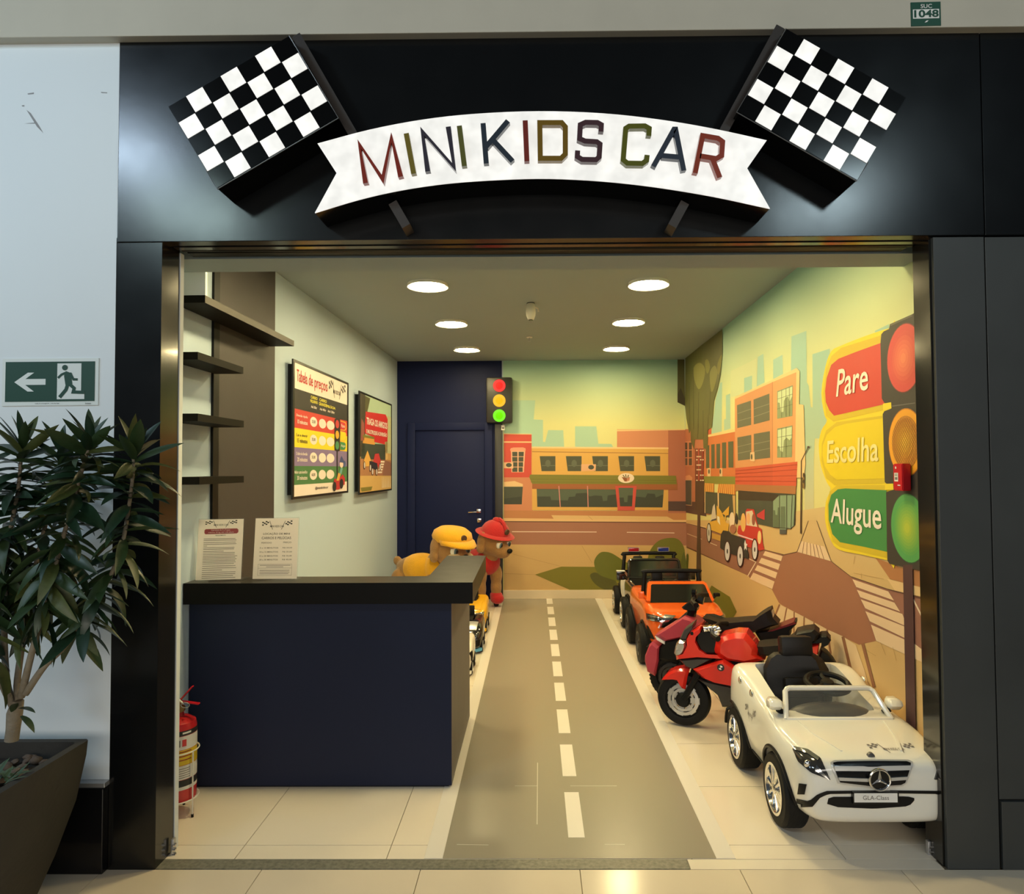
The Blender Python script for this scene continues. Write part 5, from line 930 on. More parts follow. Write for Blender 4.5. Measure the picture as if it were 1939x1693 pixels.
for fl in (False, True):
    A = wl([(648, 992), (760, 1016), (862, 1085), (938, 1250)], 2.90); B = wl([(644, 1012), (688, 1112), (790, 1198), (936, 1254)], 2.90)
    m = MB(); patch(m, bv, 'eye', A, B, HLD, .007, 24, 8, fl); o = m.build('headlight', None, t)
    m = MB(); patch(m, bv, 'eye', wl([(655, 998), (760, 1022), (850, 1085)], 2.90), wl([(658, 1020), (755, 1052), (842, 1108)], 2.90), HL, .012, 16, 3, fl)
    h, _ = cast(bv, 'eye', *Wc((752, 1120))); h = Vector((-h.x if fl else h.x, h.y, h.z)); m.ball(h + Vector((0, -.010, 0)), (.016, .010, .016), CHROME, 12, 8)
    patch(m, bv, 'eye', wl([(830, 1140), (930, 1252)], 2.9), wl([(820, 1180), (925, 1252)], 2.9), CHROME, .012, 12, 3, fl); m.build('reflector', None, o)
    m = MB(); patch(m, bv, 'eye', wl([(692, 1284), (752, 1292)], 2.90), wl([(680, 1372), (735, 1372)], 2.90), BLACK, .004, 5, 3, fl); m.build('bumper_vent', None, t)
    m = MB(); patch(m, bv, 'eye', wl([(672, 1408), (770, 1428), (838, 1372), (910, 1345), (1300, 1340)]), wl([(680, 1476), (800, 1470), (860, 1396), (925, 1368), (1300, 1362)]), BLACK, .004, 22, 2, fl); m.build('lower_cladding', None, t)
    m = MB(); patch(m, bv, 'left', [(.44, .17), (.70, .17)], [(.44, .125), (.70, .125)], BLACK, .006, 10, 2) if not fl else patch(m, bv, 'right', [(.44, .17), (.70, .17)], [(.44, .125), (.70, .125)], BLACK, .006, 10, 2); m.build('sill', None, t)
    s = 1 if fl else -1
    m = MB(); m.loft([[Vector((s * (.275 + x), .40 + y, .486 + z)) for y, z in ((-.012 * k, -.02 * k), (.035 * k, -.022 * k), (.045 * k, 0), (.035 * k, .024 * k), (-.012 * k, .022 * k), (-.03 * k, 0))] for x, k in ((-.028, .7), (-.015, 1.05), (.02, 1.1), (.035, .75))], PW); mo = m.build('mirror', None, t, 60)
    m = MB(); m.tube([(s * .235, .42, .44), (s * .262, .41, .462)], .014, 8, BLACK); m.build('mirror_stem', None, mo)
    for k, (yy, zz) in enumerate(((.80, .475), (.66, .452))):
        h = bv.ray_cast(Vector((s, yy, zz)), Vector((-s, 0, 0)))[0]; m = MB(); m.ball(h, (.008, .024, .021), CHROME, 14, 8); m.build('chrome_button', None, t)
m = MB(); patch(m, bv, 'eye', wl([(925, 1405), (960, 1392), (1290, 1390), (1560, 1388), (1612, 1402)]), wl([(915, 1448), (1000, 1474), (1290, 1486), (1570, 1466), (1612, 1420)]), BLACK, .003, 16, 3); m.build('lower_intake', None, t)
a, b_ = wf((1112, 1442), 2.83), wf((1480, 1345), 2.83); m = MB(); m.bb(a[0], b_[0], -.052, -.02, a[1], b_[1], BLACKGLOSS, .004); pl = m.build('plate_holder', None, t)
a, b_ = wf((1130, 1434), 2.82), wf((1475, 1360), 2.82); q = quad((a[0], -.053, a[1]), (b_[0], -.053, a[1]), (b_[0], -.053, b_[1]), (a[0], -.053, b_[1])); m = MB(); m.qrect(q, 0, 0, 1, 1, WHITE, .0006); m.text('GLA-Class', q, GREY, .0, .0014, (.20, .80), (.28, .74)); m.build('number_plate', None, pl, 0)
h, _ = cast(bv, 'eye', *Wc((1266, 1066))); m = MB(); m.lathe([(.001, -.008), (.014, -.006), (.015, .008)], h, 'Y', 20, mat('round_badge', (.12, .12, .13), .2, metal=.5)); m.build('round_badge', None, t)
q = bvq(bv, 'top', .0, .20, .03, .12); m = MB(); mini_logo(m, lambda u, v, off=0: q(u, v, .0015), 0, .05, 1, .95, 0, GREY); m.build('hood_decal', None, t, 0)
q0 = bvq(bv, 'left', .70, .56, .33, .40); m = MB(); mini_logo(m, lambda u, v, off=0: q0(u, v, .0015), 0, 0, 1, 1, 0, GREY); m.build('door_decal', None, t, 0)
frame_screen(t, .243, .205, .355, .47, .432, .54, .0125, PW, GLASS)
seat(t, -.01, .80, .34, .30, .60, .675)
steering(t, (.035, .56, .535), .098, 12)
m = MB(); m.ball((0, .45, .42), (.20, .09, .055), DKG, 20, 12); m.build('dashboard', None, t)
m = MB(); m.bb(-.21, .21, .44, .92, .205, .22, DKG); m.build('cockpit_floor', None, t, 0)
for s in (-1, 1):
    m = MB(); patch(m, bv, 'top', [(s * .12, .05), (s * .17, .20), (s * .19, .33)], [(s * .128, .05), (s * .182, .20), (s * .20, .33)], PW, .004, 12, 2); m.build('hood_crease', None, t)
# ---------------------------------------------------------------- orange pickup
t = thing('ride_on_car', 'orange ride-on toy pickup with black windshield and roll bar', 'toy car', (1.205, 5.44, 0), 0, 'ride-on cars parked along the right wall'); RX = 1.205
st = [(-.035, .18, .24, .38, .39), (-.03, .24, .22, .42, .43), (.0, .285, .20, .448, .455), (.06, .305, .18, .462, .466), (.2, .32, .16, .478, .48), (.32, .322, .15, .49, .492), (.5, .315, .15, .485, .49), (.75, .318, .15, .49, .49), (.95, .325, .15, .495, .495), (1.10, .315, .17, .495, .495), (1.15, .28, .20, .48, .48), (1.16, .22, .24, .45, .45)]
me = hull(st, (.26, .92), .182, .30, .11, (.24, .40, .84, .24)); bv = bvh_of(me); finish(me, PO_); link('body', me, t)
for y in (.26, .92):
    for s in (-1, 1): wheel(t, (s * .305, y, .1605), .16, .11, s, DKG, 6, .58); arch(t, bv, y, .16, .182, .315, s, BLACK)
Zc = lambda p: (1140 + p[0] / 6.5115, 1010 + p[1] / 6.5115)
CARLOC[0] = Vector((1.205, 5.44, 0)); wl = lambda L, d=0: [Zc(p) for p in L]
for fl in (False, True):
    m = MB(); patch(m, bv, 'eye', wl([(548, 985), (640, 1010), (750, 1040)], 5.48), wl([(556, 1065), (640, 1085), (742, 1095)], 5.48), HLD, .006, 10, 3, fl); o = m.build('headlight', None, t)
    m = MB(); patch(m, bv, 'eye', wl([(570, 1005), (745, 1046)], 5.48), wl([(575, 1022), (742, 1060)], 5.48), HL, .010, 8, 2, fl); patch(m, bv, 'eye', wl([(570, 1058), (730, 1080)], 5.48), wl([(575, 1070), (728, 1090)], 5.48), CHROME, .009, 8, 2, fl); m.build('reflector', None, o)
    m = MB(); patch(m, bv, 'eye', wl([(552, 1132), (575, 1150)]), wl([(560, 1285), (655, 1310)]), BLACK, .004, 6, 3, fl); m.build('bumper_vent', None, t)
    m = MB(); patch(m, bv, 'eye', wl([(770, 1008), (905, 1020)]), wl([(690, 1165), (715, 1168)]), CHROME, .014, 6, 5, fl); m.build('grille_chrome', None, t)
    s = 1 if fl else -1; mc = BLACK if fl else PO_; m = MB(); m.box((s * .315, .36, .535), (.05, .04, .06 if not fl else .03), mc, .01, rot=(0, 0, R(12 * s))); m.tube([(s * .27, .36, .50), (s * .305, .36, .525)], .012, 8, mc); m.build('mirror', None, t)
m = MB(); patch(m, bv, 'eye', wl([(800, 1040), (1020, 1060), (1250, 1040)]), wl([(715, 1160), (1020, 1175), (1330, 1160)]), BLACKGLOSS, .009, 14, 4); m.build('grille', None, t)
m = MB()
P = [Vector((-.285, .27, .488)), Vector((-.245, .42, .632)), Vector((.245, .42, .632)), Vector((.285, .27, .488))]; m.prism([p + Vector((0, .01, 0)) for p in P], (0, .05, -.0), PO_); bmesh.ops.bevel(m.bm, geom=list(m.bm.edges), offset=.012, segments=2, affect='EDGES'); m.build('windshield_frame', None, t)
m = MB(); q = quad(P[0], P[3], P[2], P[1]); m.prism([q(.055, .0), q(.945, .0), q(.95, .84), q(.93, .89), q(.07, .89), q(.05, .84)], Vector((0, .012, 0)), DGL)
for v in m.bm.verts: v.co += Vector((0, .002, 0))
m.build('windshield_glass', None, t, 0)
m = MB(); m.tube(smooth_open([(-.255, .66, .46), (-.235, .68, .655), (-.215, .68, .685), (.215, .68, .685), (.235, .68, .655), (.255, .66, .46)], 5), .02, 8, BLACK); m.build('roll_bar', None, t)
seat(t, -.115, .70, .20, .34, .60, .66); seat(t, .115, .70, .20, .34, .60, .66); m = MB(); m.ball((0, .42, .47), (.22, .07, .06), DKG, 18, 10); m.build('dashboard', None, t); steering(t, (-.11, .48, .55), .07, 40)
# ---------------------------------------------------------------- black police jeep
t = thing('ride_on_car', 'black ride-on toy police jeep with red and blue beacons, farthest along the right wall', 'toy car', (1.235, 6.72, 0), 0, 'ride-on cars parked along the right wall')
st = [(-.03, .20, .22, .38, .40), (-.025, .25, .20, .42, .43), (.0, .28, .19, .44, .45), (.05, .29, .18, .45, .46), (.25, .30, .16, .46, .465), (.40, .31, .15, .465, .47), (.6, .312, .15, .46, .46), (.9, .312, .15, .47, .47), (1.05, .30, .17, .47, .47), (1.08, .26, .2, .44, .44)]
me = hull(st, (.257, .92), .172, .31, .11, (.24, .46, .98, .24)); bv = bvh_of(me); finish(me, PB); link('body', me, t)
for y in (.257, .92):
    for s in (-1, 1): wheel(t, (s * .318, y, .1505), .15, .10, s, CHROME, 5, .66); arch(t, bv, y, .15, .172, .305, s, BLACK)
frame_screen(t, .27, .255, .40, .46, .47, .645, .016, PB, DGL)
m = MB(); m.tube(smooth_open([(-.29, .72, .45), (-.265, .76, .64), (-.25, .765, .672), (.25, .765, .672), (.265, .76, .64), (.29, .72, .45)], 5), .02, 8, BLACK); m.build('roll_bar', None, t)
for x, c, nm in ((-.168, (.40, .01, .02), 'red'), (.152, (.01, .03, .30), 'blue')):
    m = MB(); m.box((x, .765, .718), (.115, .06, .042), mat('beacon_' + nm, c, .2, coat=.5), .006); m.box((x, .765, .694), (.04, .03, .012), BLACK); 
    for a in ((-.058, .0), (.058, .0)): m.box((x + a[0], .732, .718), (.006, .004, .044), SILVER)
    for z in (.697, .739): m.box((x, .732, z), (.118, .004, .004), SILVER)
    m.build('beacon', None, t, label=nm + ' beacon lamp on the roll bar')
for s in (-1, 1):
    m = MB(); m.box((s * .36, .36, .50), (.085, .05, .09), PB, .01); m.box((s * .36, .345, .548), (.085, .05, .008), WHITE, .003); m.tube([(s * .29, .38, .46), (s * .33, .365, .485)], .016, 8, PB); m.build('mirror', None, t)
    m = MB(); v = 'left' if s < 0 else 'right'; patch(m, bv, v, [(.46, .43), (.62, .44), (.72, .44)], [(.46, .20), (.62, .19), (.72, .19)], WHITE, .005, 10, 4); m.build('door_panel', None, t)
    m = MB(); patch(m, bv, 'front', [(-.27, .42), (-.19, .42)], [(-.27, .35), (-.19, .35)], HL, .006, 6, 3, s > 0); m.build('headlight', None, t)
m = MB(); patch(m, bv, 'front', [(-.17, .42), (.17, .42)], [(-.17, .28), (.17, .28)], DKG, .006, 10, 3); m.build('grille', None, t)
seat(t, -.12, .72, .20, .34, .57, .625); seat(t, .12, .72, .20, .34, .57, .625); steering(t, (-.11, .55, .52), .07, 40)
# ---------------------------------------------------------------- low push cars standing behind the counter
def push_car(label, x, y, paint, hood, lip, black, sc=1):
    t = thing('push_car', label, 'toy car', (x, y, 0), 0, 'small push cars behind the counter'); t.scale = (sc, sc, sc)
    st = [(-.02, .14, .06, .17, .18), (-.01, .18, .045, .20, .21), (.02, .20, .04, .225, .235), (.08, .215, .04, .255, .265), (.18, .22, .045, .285, .295), (.30, .212, .045, .30, .31), (.42, .215, .045, .31, .31), (.50, .21, .05, .32, .32), (.54, .17, .08, .30, .30)]
    me = hull(st, (.12, .42), .085, .18, .06, (.11, .24, .46, .2)); bv = bvh_of(me); finish(me, paint); link('body', me, t)
    for yy in (.12, .42):
        for s in (-1, 1): wheel(t, (s * .185, yy, .0725), .072, .055, s, SILVER, 5, .6)
    m = MB(); patch(m, bv, 'top', [(-.15, .04), (.15, .04)], [(-.16, .20), (.16, .20)], hood, .006, 10, 5); m.build('hood', None, t)
    for s in (-1, 1):
        m = MB(); patch(m, bv, 'front', [(.09, .215), (.19, .225)], [(.09, .165), (.185, .175)], HLD if black else HL, .006, 8, 3, s < 0); m.build('headlight', None, t)
        m = MB(); patch(m, bv, 'front', [(.10, .145), (.19, .15)], [(.11, .075), (.19, .085)], BLACK, .005, 8, 3, s < 0); m.build('bumper_vent', None, t)
    if hood is PW:
        m = MB(); patch(m, bv, 'right', [(.035, .225), (.10, .235)], [(.04, .15), (.09, .145)], BLACK, .006, 6, 5); m.build('side_lamp', None, t)
    m = MB(); m.loft([[Vector((xx, yy + dy, z)) for dy, z in ((-.035, .03), (-.03, .055), (.03, .06), (.03, .03))] for xx, yy in ((-.21, .06), (-.15, 0), (0, -.015), (.15, 0), (.21, .06))], lip); m.build('bumper_lip', None, t)
    m = MB(); m.box((0, .34, .30), (.19, .24, .03), SEATM, .012); m.box((0, .465, .36), (.19, .03, .12), SEATM, .012); m.build('seat', None, t); steering(t, (0, .20, .40), .06, 55)
push_car('low white toy car with black lamps, nearest of those behind the counter', -.660, 5.30, PW, PW, PW, True, .80)
push_car('low black toy car with silver hood and light blue lip behind the counter', -.635, 5.97, PB, SILVER, LBLUE, True, .82)
push_car('low yellow toy car between the counter and the red plush dog', -.675, 6.66, PY, PY, PY, False, .96)
# ---------------------------------------------------------------- motorbikes
def bike_frame(px, py, ang):
    g = at(px, py, (0, 0, 1), (0, 0, 0)); a = R(ang); Yd = Vector((math.cos(a), math.sin(a), 0)); Xd = Vector((Yd.y, -Yd.x, 0)); return Vector((g.x, g.y, 0)), Yd, Xd
def bike_pts(fr, f, pts, tk):
    g, Yd, Xd = fr; out = []
    for p in pts:
        P = at(*f(p), Xd, g + Xd * tk); out.append(((P - g).dot(Yd), P.z))
    return out
def panel(m, pts, t0, t1, mt, k=.78):
    cy = sum(p[0] for p in pts) / len(pts); cz = sum(p[1] for p in pts) / len(pts); ins = [(cy + (p[0] - cy) * k, cz + (p[1] - cz) * k) for p in pts]
    m.loft([[Vector((x, y, z)) for y, z in ring] for x, ring in ((-t1, ins), (-t0, pts), (t0, pts), (t1, ins))], mt)
def bike_wheel(t, y, r, w, rimm, tread=True):
    m = MB(); m.lathe([(r * .66, -w * .42), (r * .8, -w / 2), (r * .93, -w * .42), (r, 0), (r * .93, w * .42), (r * .8, w / 2), (r * .66, w * .42), (r * .64, 0), (r * .66, -w * .42)], axis='X', n=44, m=RUBBER, cap=False)
    for j in range(40 if tread else 0):
        a = 2 * math.pi * j / 40
        for s in (-1, 1): m.box((s * w * .22, r * .955 * math.cos(a + .05 * s), r * .955 * math.sin(a + .05 * s)), (w * .36, .007, .010), RUBBER, rot=(a + math.pi / 2, 0, .4 * s))
    o = m.build('wheel', None, t); o.location = (0, y, r)
    m = MB(); m.lathe([(r * .66, -w * .3), (r * .58, -w * .3), (r * .58, w * .3), (r * .66, w * .3)], axis='X', n=36, m=BLACK, cap=False)
    for s in (-1, 1):
        m.lathe([(r * .575, s * w * .30), (r * .575, s * w * .40), (r * .46, s * w * .42), (r * .46, s * w * .30)], axis='X', n=30, m=rimm, cap=False)
        m.lathe([(r * .42, s * w * .40), (r * .42, s * w * .43), (r * .33, s * w * .43), (r * .33, s * w * .40)], axis='X', n=30, m=rimm, cap=False)
    for j in range(7):
        a = 2 * math.pi * j / 7; d = Vector((0, math.cos(a), math.sin(a))); n = Vector((0, -math.sin(a), math.cos(a)))
        m.loft([[d * r * .2 + n * u + Vector((x, 0, 0)) for u, x in ((-.014, -w * .3), (.014, -w * .3), (.014, w * .38), (-.014, w * .38))], [d * r * .6 + n * u + Vector((x, 0, 0)) for u, x in ((-.020, -w * .28), (.020, -w * .28), (.020, w * .34), (-.020, w * .34))]], rimm)
    m.build('rim', None, o)
    m = MB(); m.lathe([(r * .27, -w * .46), (r * .27, w * .46), (r * .2, w * .6), (.001, w * .62)], axis='X', n=24, m=BLACK); m.build('hub', None, o)
fr = bike_frame(1296, 1373, -22.5); g = fr[0]
t = thing('ride_on_motorbike', 'red ride-on toy motorbike with silver headlight behind the white car', 'toy motorbike', g, R(-112.5), 'toy motorbikes by the right wall')
bike_wheel(t, 0, .166, .085, SILVER, False); bike_wheel(t, .60, .15, .09, SILVER, False)
def BP(name, pts, t0, t1, mt, k=.78, tk=None, sm=28, label=None):
    m = MB(); panel(m, bike_pts(fr, H_, pts, t0 if tk is None else tk), t0, t1, mt, k); return m.build(name, None, t, sm, label=label)
BP('front_fender', [(245, 865), (262, 838), (300, 800), (350, 778), (440, 762), (490, 772), (470, 840), (452, 950), (420, 938), (385, 872), (330, 862)], .045, .058, PR, .7)
for s in (-1, 1):
    m = MB(); a = bike_pts(fr, H_, [(440, 1035), (600, 740)], .06); m.tube([(s * .062, *a[0]), (s * .055, *a[1])], [.018, .022], 8, BLACK); m.build('fork', None, t)
BP('engine_block', [(560, 760), (700, 700), (880, 705), (1010, 735), (1120, 690), (1140, 900), (1000, 1090), (850, 1100), (770, 1080), (735, 1000), (620, 900)], .06, .075, BLACK, .85)
BP('side_cover', [(400, 690), (560, 676), (700, 676), (520, 772), (450, 745)], .075, .092, DKG, .8)
BP('upper_fairing', [(505, 440), (588, 385), (592, 425), (548, 470), (540, 520), (580, 600), (640, 642), (760, 650), (800, 688), (700, 682), (560, 672), (375, 690), (368, 655), (420, 640), (462, 560), (458, 515), (480, 470)], .072, .098, PR, .86)
BP('windscreen', [(400, 512), (440, 425), (530, 360), (522, 410), (475, 468), (458, 516)], .05, .066, DKG, .8)
BP('headlight', [(372, 660), (353, 630), (372, 545), (398, 515), (455, 520), (462, 560), (440, 625), (405, 658)], .066, .092, mat('silver_headlight', (.62, .60, .55), .16, metal=.85, bump=.5, bscale=30), .7)
BP('lower_fairing', [(515, 770), (790, 684), (968, 800), (930, 850), (872, 926), (700, 892), (600, 850)], .088, .112, PR, .82)
BP('front_mechanism', [(555, 440), (620, 420), (700, 440), (735, 480), (728, 600), (715, 645), (640, 645), (580, 600), (542, 520)], .06, .07, BLACKGLOSS, .85)
BP('fuel_tank', [(705, 600), (720, 525), (770, 478), (900, 450), (985, 455), (1060, 540), (1086, 590), (1080, 650), (1150, 690), (1000, 722), (880, 704), (800, 690), (712, 630)], .07, .108, PR, .72)
BP('tank_pad', [(745, 520), (800, 478), (870, 455), (975, 452), (960, 470), (860, 485)], .04, .05, DKG, .8)
BP('seat', [(1080, 575), (1200, 565), (1290, 560), (1400, 500), (1425, 455), (1500, 435), (1580, 425), (1625, 462), (1600, 520), (1480, 560), (1540, 575), (1500, 660), (1300, 668), (1100, 650)], .075, .092, SEATM, .85)
BP('tail_cover', [(1500, 575), (1625, 548), (1612, 640), (1560, 655), (1500, 640)], .06, .08, PR, .8)
BP('tail_handle', [(1540, 545), (1640, 482), (1690, 480), (1725, 520), (1700, 560), (1640, 590), (1650, 540), (1600, 545)], .065, .075, BLACK, .85)
BP('rear_fender', [(1640, 600), (1695, 640), (1745, 700), (1812, 812), (1770, 822), (1690, 760), (1600, 700)], .05, .06, BLACK, .85)
BP('lower_fairing_rear', [(560, 858), (700, 893), (872, 928), (960, 860), (1080, 900), (960, 1020), (850, 1102), (775, 1102), (735, 1000), (620, 905)], .07, .085, DKG, .85)
m = MB(); rngb = random.Random(5)
for p in ((625, 415), (665, 410), (705, 408), (735, 420), (720, 450)): a = bike_pts(fr, H_, [p], .05)[0]; m.box((.05, *a), (.06, .03, .028), CHROME, .006, rot=(rngb.uniform(-.6, .6), 0, .3))
m.build('handlebar_clamp', None, t)
for s in (-1, 1):
    m = MB(); a = bike_pts(fr, H_, [(680, 440), (640, 470)], .05); m.tube([(s * .03, *a[0]), (s * .16, a[0][0] + .02, a[0][1] + .005), (s * .21, a[0][0] + .06, a[0][1] - .005)], [.012, .013, .018], 8, BLACK); m.build('handlebar', None, t)
a = bike_pts(fr, H_, [(760, 760)], .115)[0]; c = Vector((.1105, *a)); m = MB(); m.lathe([(.001, .003), (.021, .003), (.022, -.004)], c, 'X', 24, INK); 
for k in range(4):
    mm = WHITE if k % 2 == 0 else mat('roundel_blue', (.02, .03, .06), .4); m.face([c + Vector((.0038, 0, 0))] + [c + Vector((.0038, .013 * math.cos(x), .013 * math.sin(x))) for x in [R(20 + 90 * k + 90 * j / 6) for j in range(7)]], mm)
m.build('round_badge', None, t, 0)
a = bike_pts(fr, H_, [(508, 462)], .1)[0]; m = MB(); m.lathe([(.001, .003), (.010, .003), (.011, -.006)], (.096, *a), 'X', 16, BLACK); m.build('vent', None, t)
# magenta motorbike
fr = bike_frame(1276, 1326, -24); g = fr[0]
t = thing('ride_on_motorbike', 'magenta and black ride-on toy motorbike between red bike and orange pickup', 'toy motorbike', g, R(-114), 'toy motorbikes by the right wall')
bike_wheel(t, 0, .166, .10, DKG); bike_wheel(t, .62, .155, .10, DKG)
BP('front_body', [(278, 525), (440, 488), (560, 400), (700, 430), (900, 500), (1000, 560), (900, 720), (600, 760), (370, 700), (275, 700), (216, 682), (225, 600)], .075, .09, BLACK, .86)
BP('upper_fairing', [(185, 475), (335, 380), (440, 310), (520, 335), (602, 390), (500, 480), (275, 527)], .08, .10, PM, .82)
BP('front_shield', [(100, 650), (140, 552), (165, 528), (222, 575), (215, 700), (185, 832), (120, 792), (97, 700)], .085, .10, PM, .8)
BP('light_strip', [(186, 486), (205, 490), (272, 532), (272, 556), (200, 515)], .082, .09, WHITE, .85)
BP('screen', [(340, 376), (445, 285), (470, 300), (440, 330)], .03, .036, DKG, .8)
BP('seat', [(600, 325), (730, 370), (960, 350), (1060, 345), (1130, 290), (1195, 250), (1215, 325), (1268, 380), (1050, 452), (880, 462), (720, 440)], .075, .095, SEATM, .82)
BP('tail', [(1060, 450), (1200, 432), (1420, 352), (1422, 380), (1375, 430), (1370, 482), (1300, 556), (1120, 545)], .06, .08, BLACK, .85)
BP('tail_strip', [(1165, 442), (1400, 354), (1422, 372), (1205, 440)], .066, .084, mat('magenta_dark', (.16, .012, .018), .35), .9)
BP('backrest_bracket', [(1185, 262), (1212, 265), (1222, 325), (1200, 330)], .04, .05, SILVER, .85)
m = MB()
for A, B, r0, r1 in (((500, 300), (520, 215), .034, .03), ((520, 215), (528, 110), .018, .016), ((510, 95), (545, 100), .022, .02), ((560, 160), (612, 175), .026, .028), ((530, 190), (590, 165), .016, .02)):
    a = bike_pts(fr, H_, [A, B], .0); m.tube([(0, *a[0]), (0, *a[1])], [r0, r1], 8, BLACKGLOSS)
m.build('handlebar_stem', None, t)
for s in (-1, 1):
    m = MB(); a = bike_pts(fr, H_, [(530, 150)], 0)[0]; m.tube([(s * .01, *a), (s * .13, a[0] + .01, a[1]), (s * .2, a[0] + .05, a[1] - .01)], [.013, .014, .019], 8, BLACK); m.build('handlebar', None, t)
BP('instrument_cowl', [(418, 232), (495, 172), (520, 190), (555, 240), (548, 268), (470, 260), (435, 250)], .045, .055, BLACKGLOSS, .8)
BP('side_panel', [(600, 450), (800, 470), (1050, 560), (900, 640), (640, 620)], .085, .098, DKG, .85)
for s in (-1, 1):
    m = MB(); m.tube([(s * .07, 0, .166), (s * .06, .12, .36)], [.018, .022], 8, BLACK); m.build('fork', None, t)
# ================================================================== PLUSH RIDE-ON DOGS
FUR = mat('brown_plush', (.36, .185, .06), .95, bump=.9, bscale=95, var=.25, vscale=14, sheen=.3); FURL = mat('cream_plush', (.70, .54, .30), .95, bump=.8, bscale=95, sheen=.3)
def fabric(n, c): return mat(n, c, .92, bump=.7, bscale=110, var=.14, vscale=10, sheen=.3)
RFAB, YFAB = fabric('red_plush', (.50, .012, .016)), fabric('yellow_plush', (.80, .40, .008))
def blob(parts, vox=.012, sm=6):
    m = MB()
    for c, r, rot in parts: m.ball(c, r, None, 20, 12, rot)
    me = evaluated(m.mesh('blob', smooth=0), [('REMESH', dict(mode='VOXEL', voxel_size=vox)), ('SMOOTH', dict(factor=.6, iterations=sm))])
    me.shade_smooth(); return me
Z3 = (0, 0, 0)
def plush(label, loc, rz, sc, suit, hat, hd):
    t = thing('plush_dog', label, 'plush toy', loc, rz, 'plush ride-on dogs beside the counter'); t.scale = (sc, sc, sc)
    hx, hy, hz, tilt, turn = hd; hs = 1.18
    Hm = Matrix.Translation((hx, hy, hz)) @ Matrix.Rotation(turn, 4, 'Z') @ Matrix.Rotation(tilt, 4, 'X') @ Matrix.Scale(hs, 4); q3 = lambda *a: tuple(v * hs for v in a); H = lambda x, y, z: Hm @ Vector((x, y, z))
    hr = (tilt, 0, turn)
    P = [((0, .18, .49), (.135, .29, .13), Z3), ((0, -.02, .52), (.13, .12, .155), Z3), ((hx * .5, (hy - .04) / 2 - .01, hz - .13), (.085, .085, .11), (.35, 0, 0)), (H(0, 0, 0), q3(.148, .135, .14), hr), (H(0, -.10, -.05), q3(.085, .10, .075), hr), ((0, .47, .55), (.03, .05, .05), (.6, 0, 0))]
    for x in (-.10, .10):
        for y in (-.03, .38): P += [((x, y, .36), (.068, .078, .13), Z3), ((x, y, .22), (.062, .068, .13), Z3), ((x, y - .02, .09), (.064, .085, .055), Z3)]
    me = blob(P); me.materials.append(FUR); link('body', me, t)
    S = [((0, .165, .495), (.152, .235, .148), Z3), ((0, -.02, .51), (.146, .125, .15), Z3)]
    me = blob(S, .012, 4); me.materials.append(suit); link('suit', me, t)
    for x in (-.10, .10):
        for y in (-.03, .38):
            me = blob([((x, y - .02, .095), (.074, .096, .062), Z3), ((x, y, .13), (.071, .078, .05), Z3)], .012, 3); me.materials.append(suit if hat == 'helmet' else FURL); o = link('boot', me, t)
            m = MB(); m.lathe([(.005, -.014), (.034, -.014), (.036, 0), (.034, .014), (.005, .014)], (x, y, .037), 'X', 18, BLACK); m.build('wheel', None, t)
    for s in (-1, 1):
        me = blob([(H(s * .142, .03, .01), q3(.032, .055, .085), hr), (H(s * .152, .02, -.06), q3(.028, .05, .05), hr)], .01, 4); me.materials.append(FUR); link('ear', me, t)
        m = MB(); m.ball(H(s * .062, -.118, .015), q3(.036, .022, .040), mat('eye_white', (.8, .78, .7), .25), 16, 10, hr); e = m.build('eye', None, t, 60)
        m = MB(); m.ball(H(s * .058, -.136, .013), q3(.021, .010, .026), mat('eye_iris', (.10, .19, .24) if hat == 'helmet' else (.30, .10, .05), .2), 14, 8, hr); m.ball(H(s * .056, -.1445, .013), q3(.012, .005, .016), INK, 12, 8, hr); m.build('pupil', None, e, 60)
        m = MB(); m.ball(H(s * .062, -.113, .045), q3(.042, .022, .018), FUR, 14, 8, hr); m.build('eyelid', None, t, 60)
    if hat != 'helmet':
        me = blob([(H(s * .05, -.125, -.06), q3(.072, .08, .062), hr) for s in (-1, 1)] + [(H(0, -.08, -.09), q3(.10, .09, .055), hr)], .01, 4); me.materials.append(FURL); link('muzzle', me, t)
    m = MB(); m.ball(H(0, -.205 if hat == 'helmet' else -.19, -.022), q3(.030, .022, .024), BLACK, 14, 10, hr); m.build('nose', None, t, 60)
    fab = RFAB if hat == 'helmet' else YFAB
    if hat == 'helmet':
        m = MB(); prof = [(.155 * math.cos(a), .055 + .115 * math.sin(a)) for a in [R(d) for d in (0, 15, 32, 50, 68, 88)]]
        m.lathe([(.20, .028), (.215, .036), (.20, .046), (.16, .054)] + prof[1:], n=32, m=fab)
        m.ball((0, .01, .165), (.04, .055, .03), fab); m.loft([[Vector((x, y, z + .004)) for x, z in ((-.02, .06 + .115 * math.sin(a)), (.02, .06 + .115 * math.sin(a)), (.014, .078 + .12 * math.sin(a)), (-.014, .078 + .12 * math.sin(a)))] for y, a in ((-.155 * math.cos(R(d)), R(d)) for d in (5, 25, 45, 65, 85))], fab)
    else:
        m = MB(); m.lathe([(.146, .03), (.152, .05), (.142, .082), (.105, .108), (.05, .118), (.004, .12)], n=32, m=fab)
        m.loft([[Vector((.145 * math.sin(a), -.135 * math.cos(a), .045)) * 1.0 for a in AA] if k == 0 else [Vector((.155 * math.sin(a) * w, -.145 * math.cos(a) - .11 * k * math.cos(a) ** 1 * (1), .047 - .035 * k)) for a in AA] for k, w in ((0, 1), (.5, 1.03), (1, .95)) for AA in [[R(d) for d in range(-75, 76, 15)]]], fab, cap=False, closed=False)
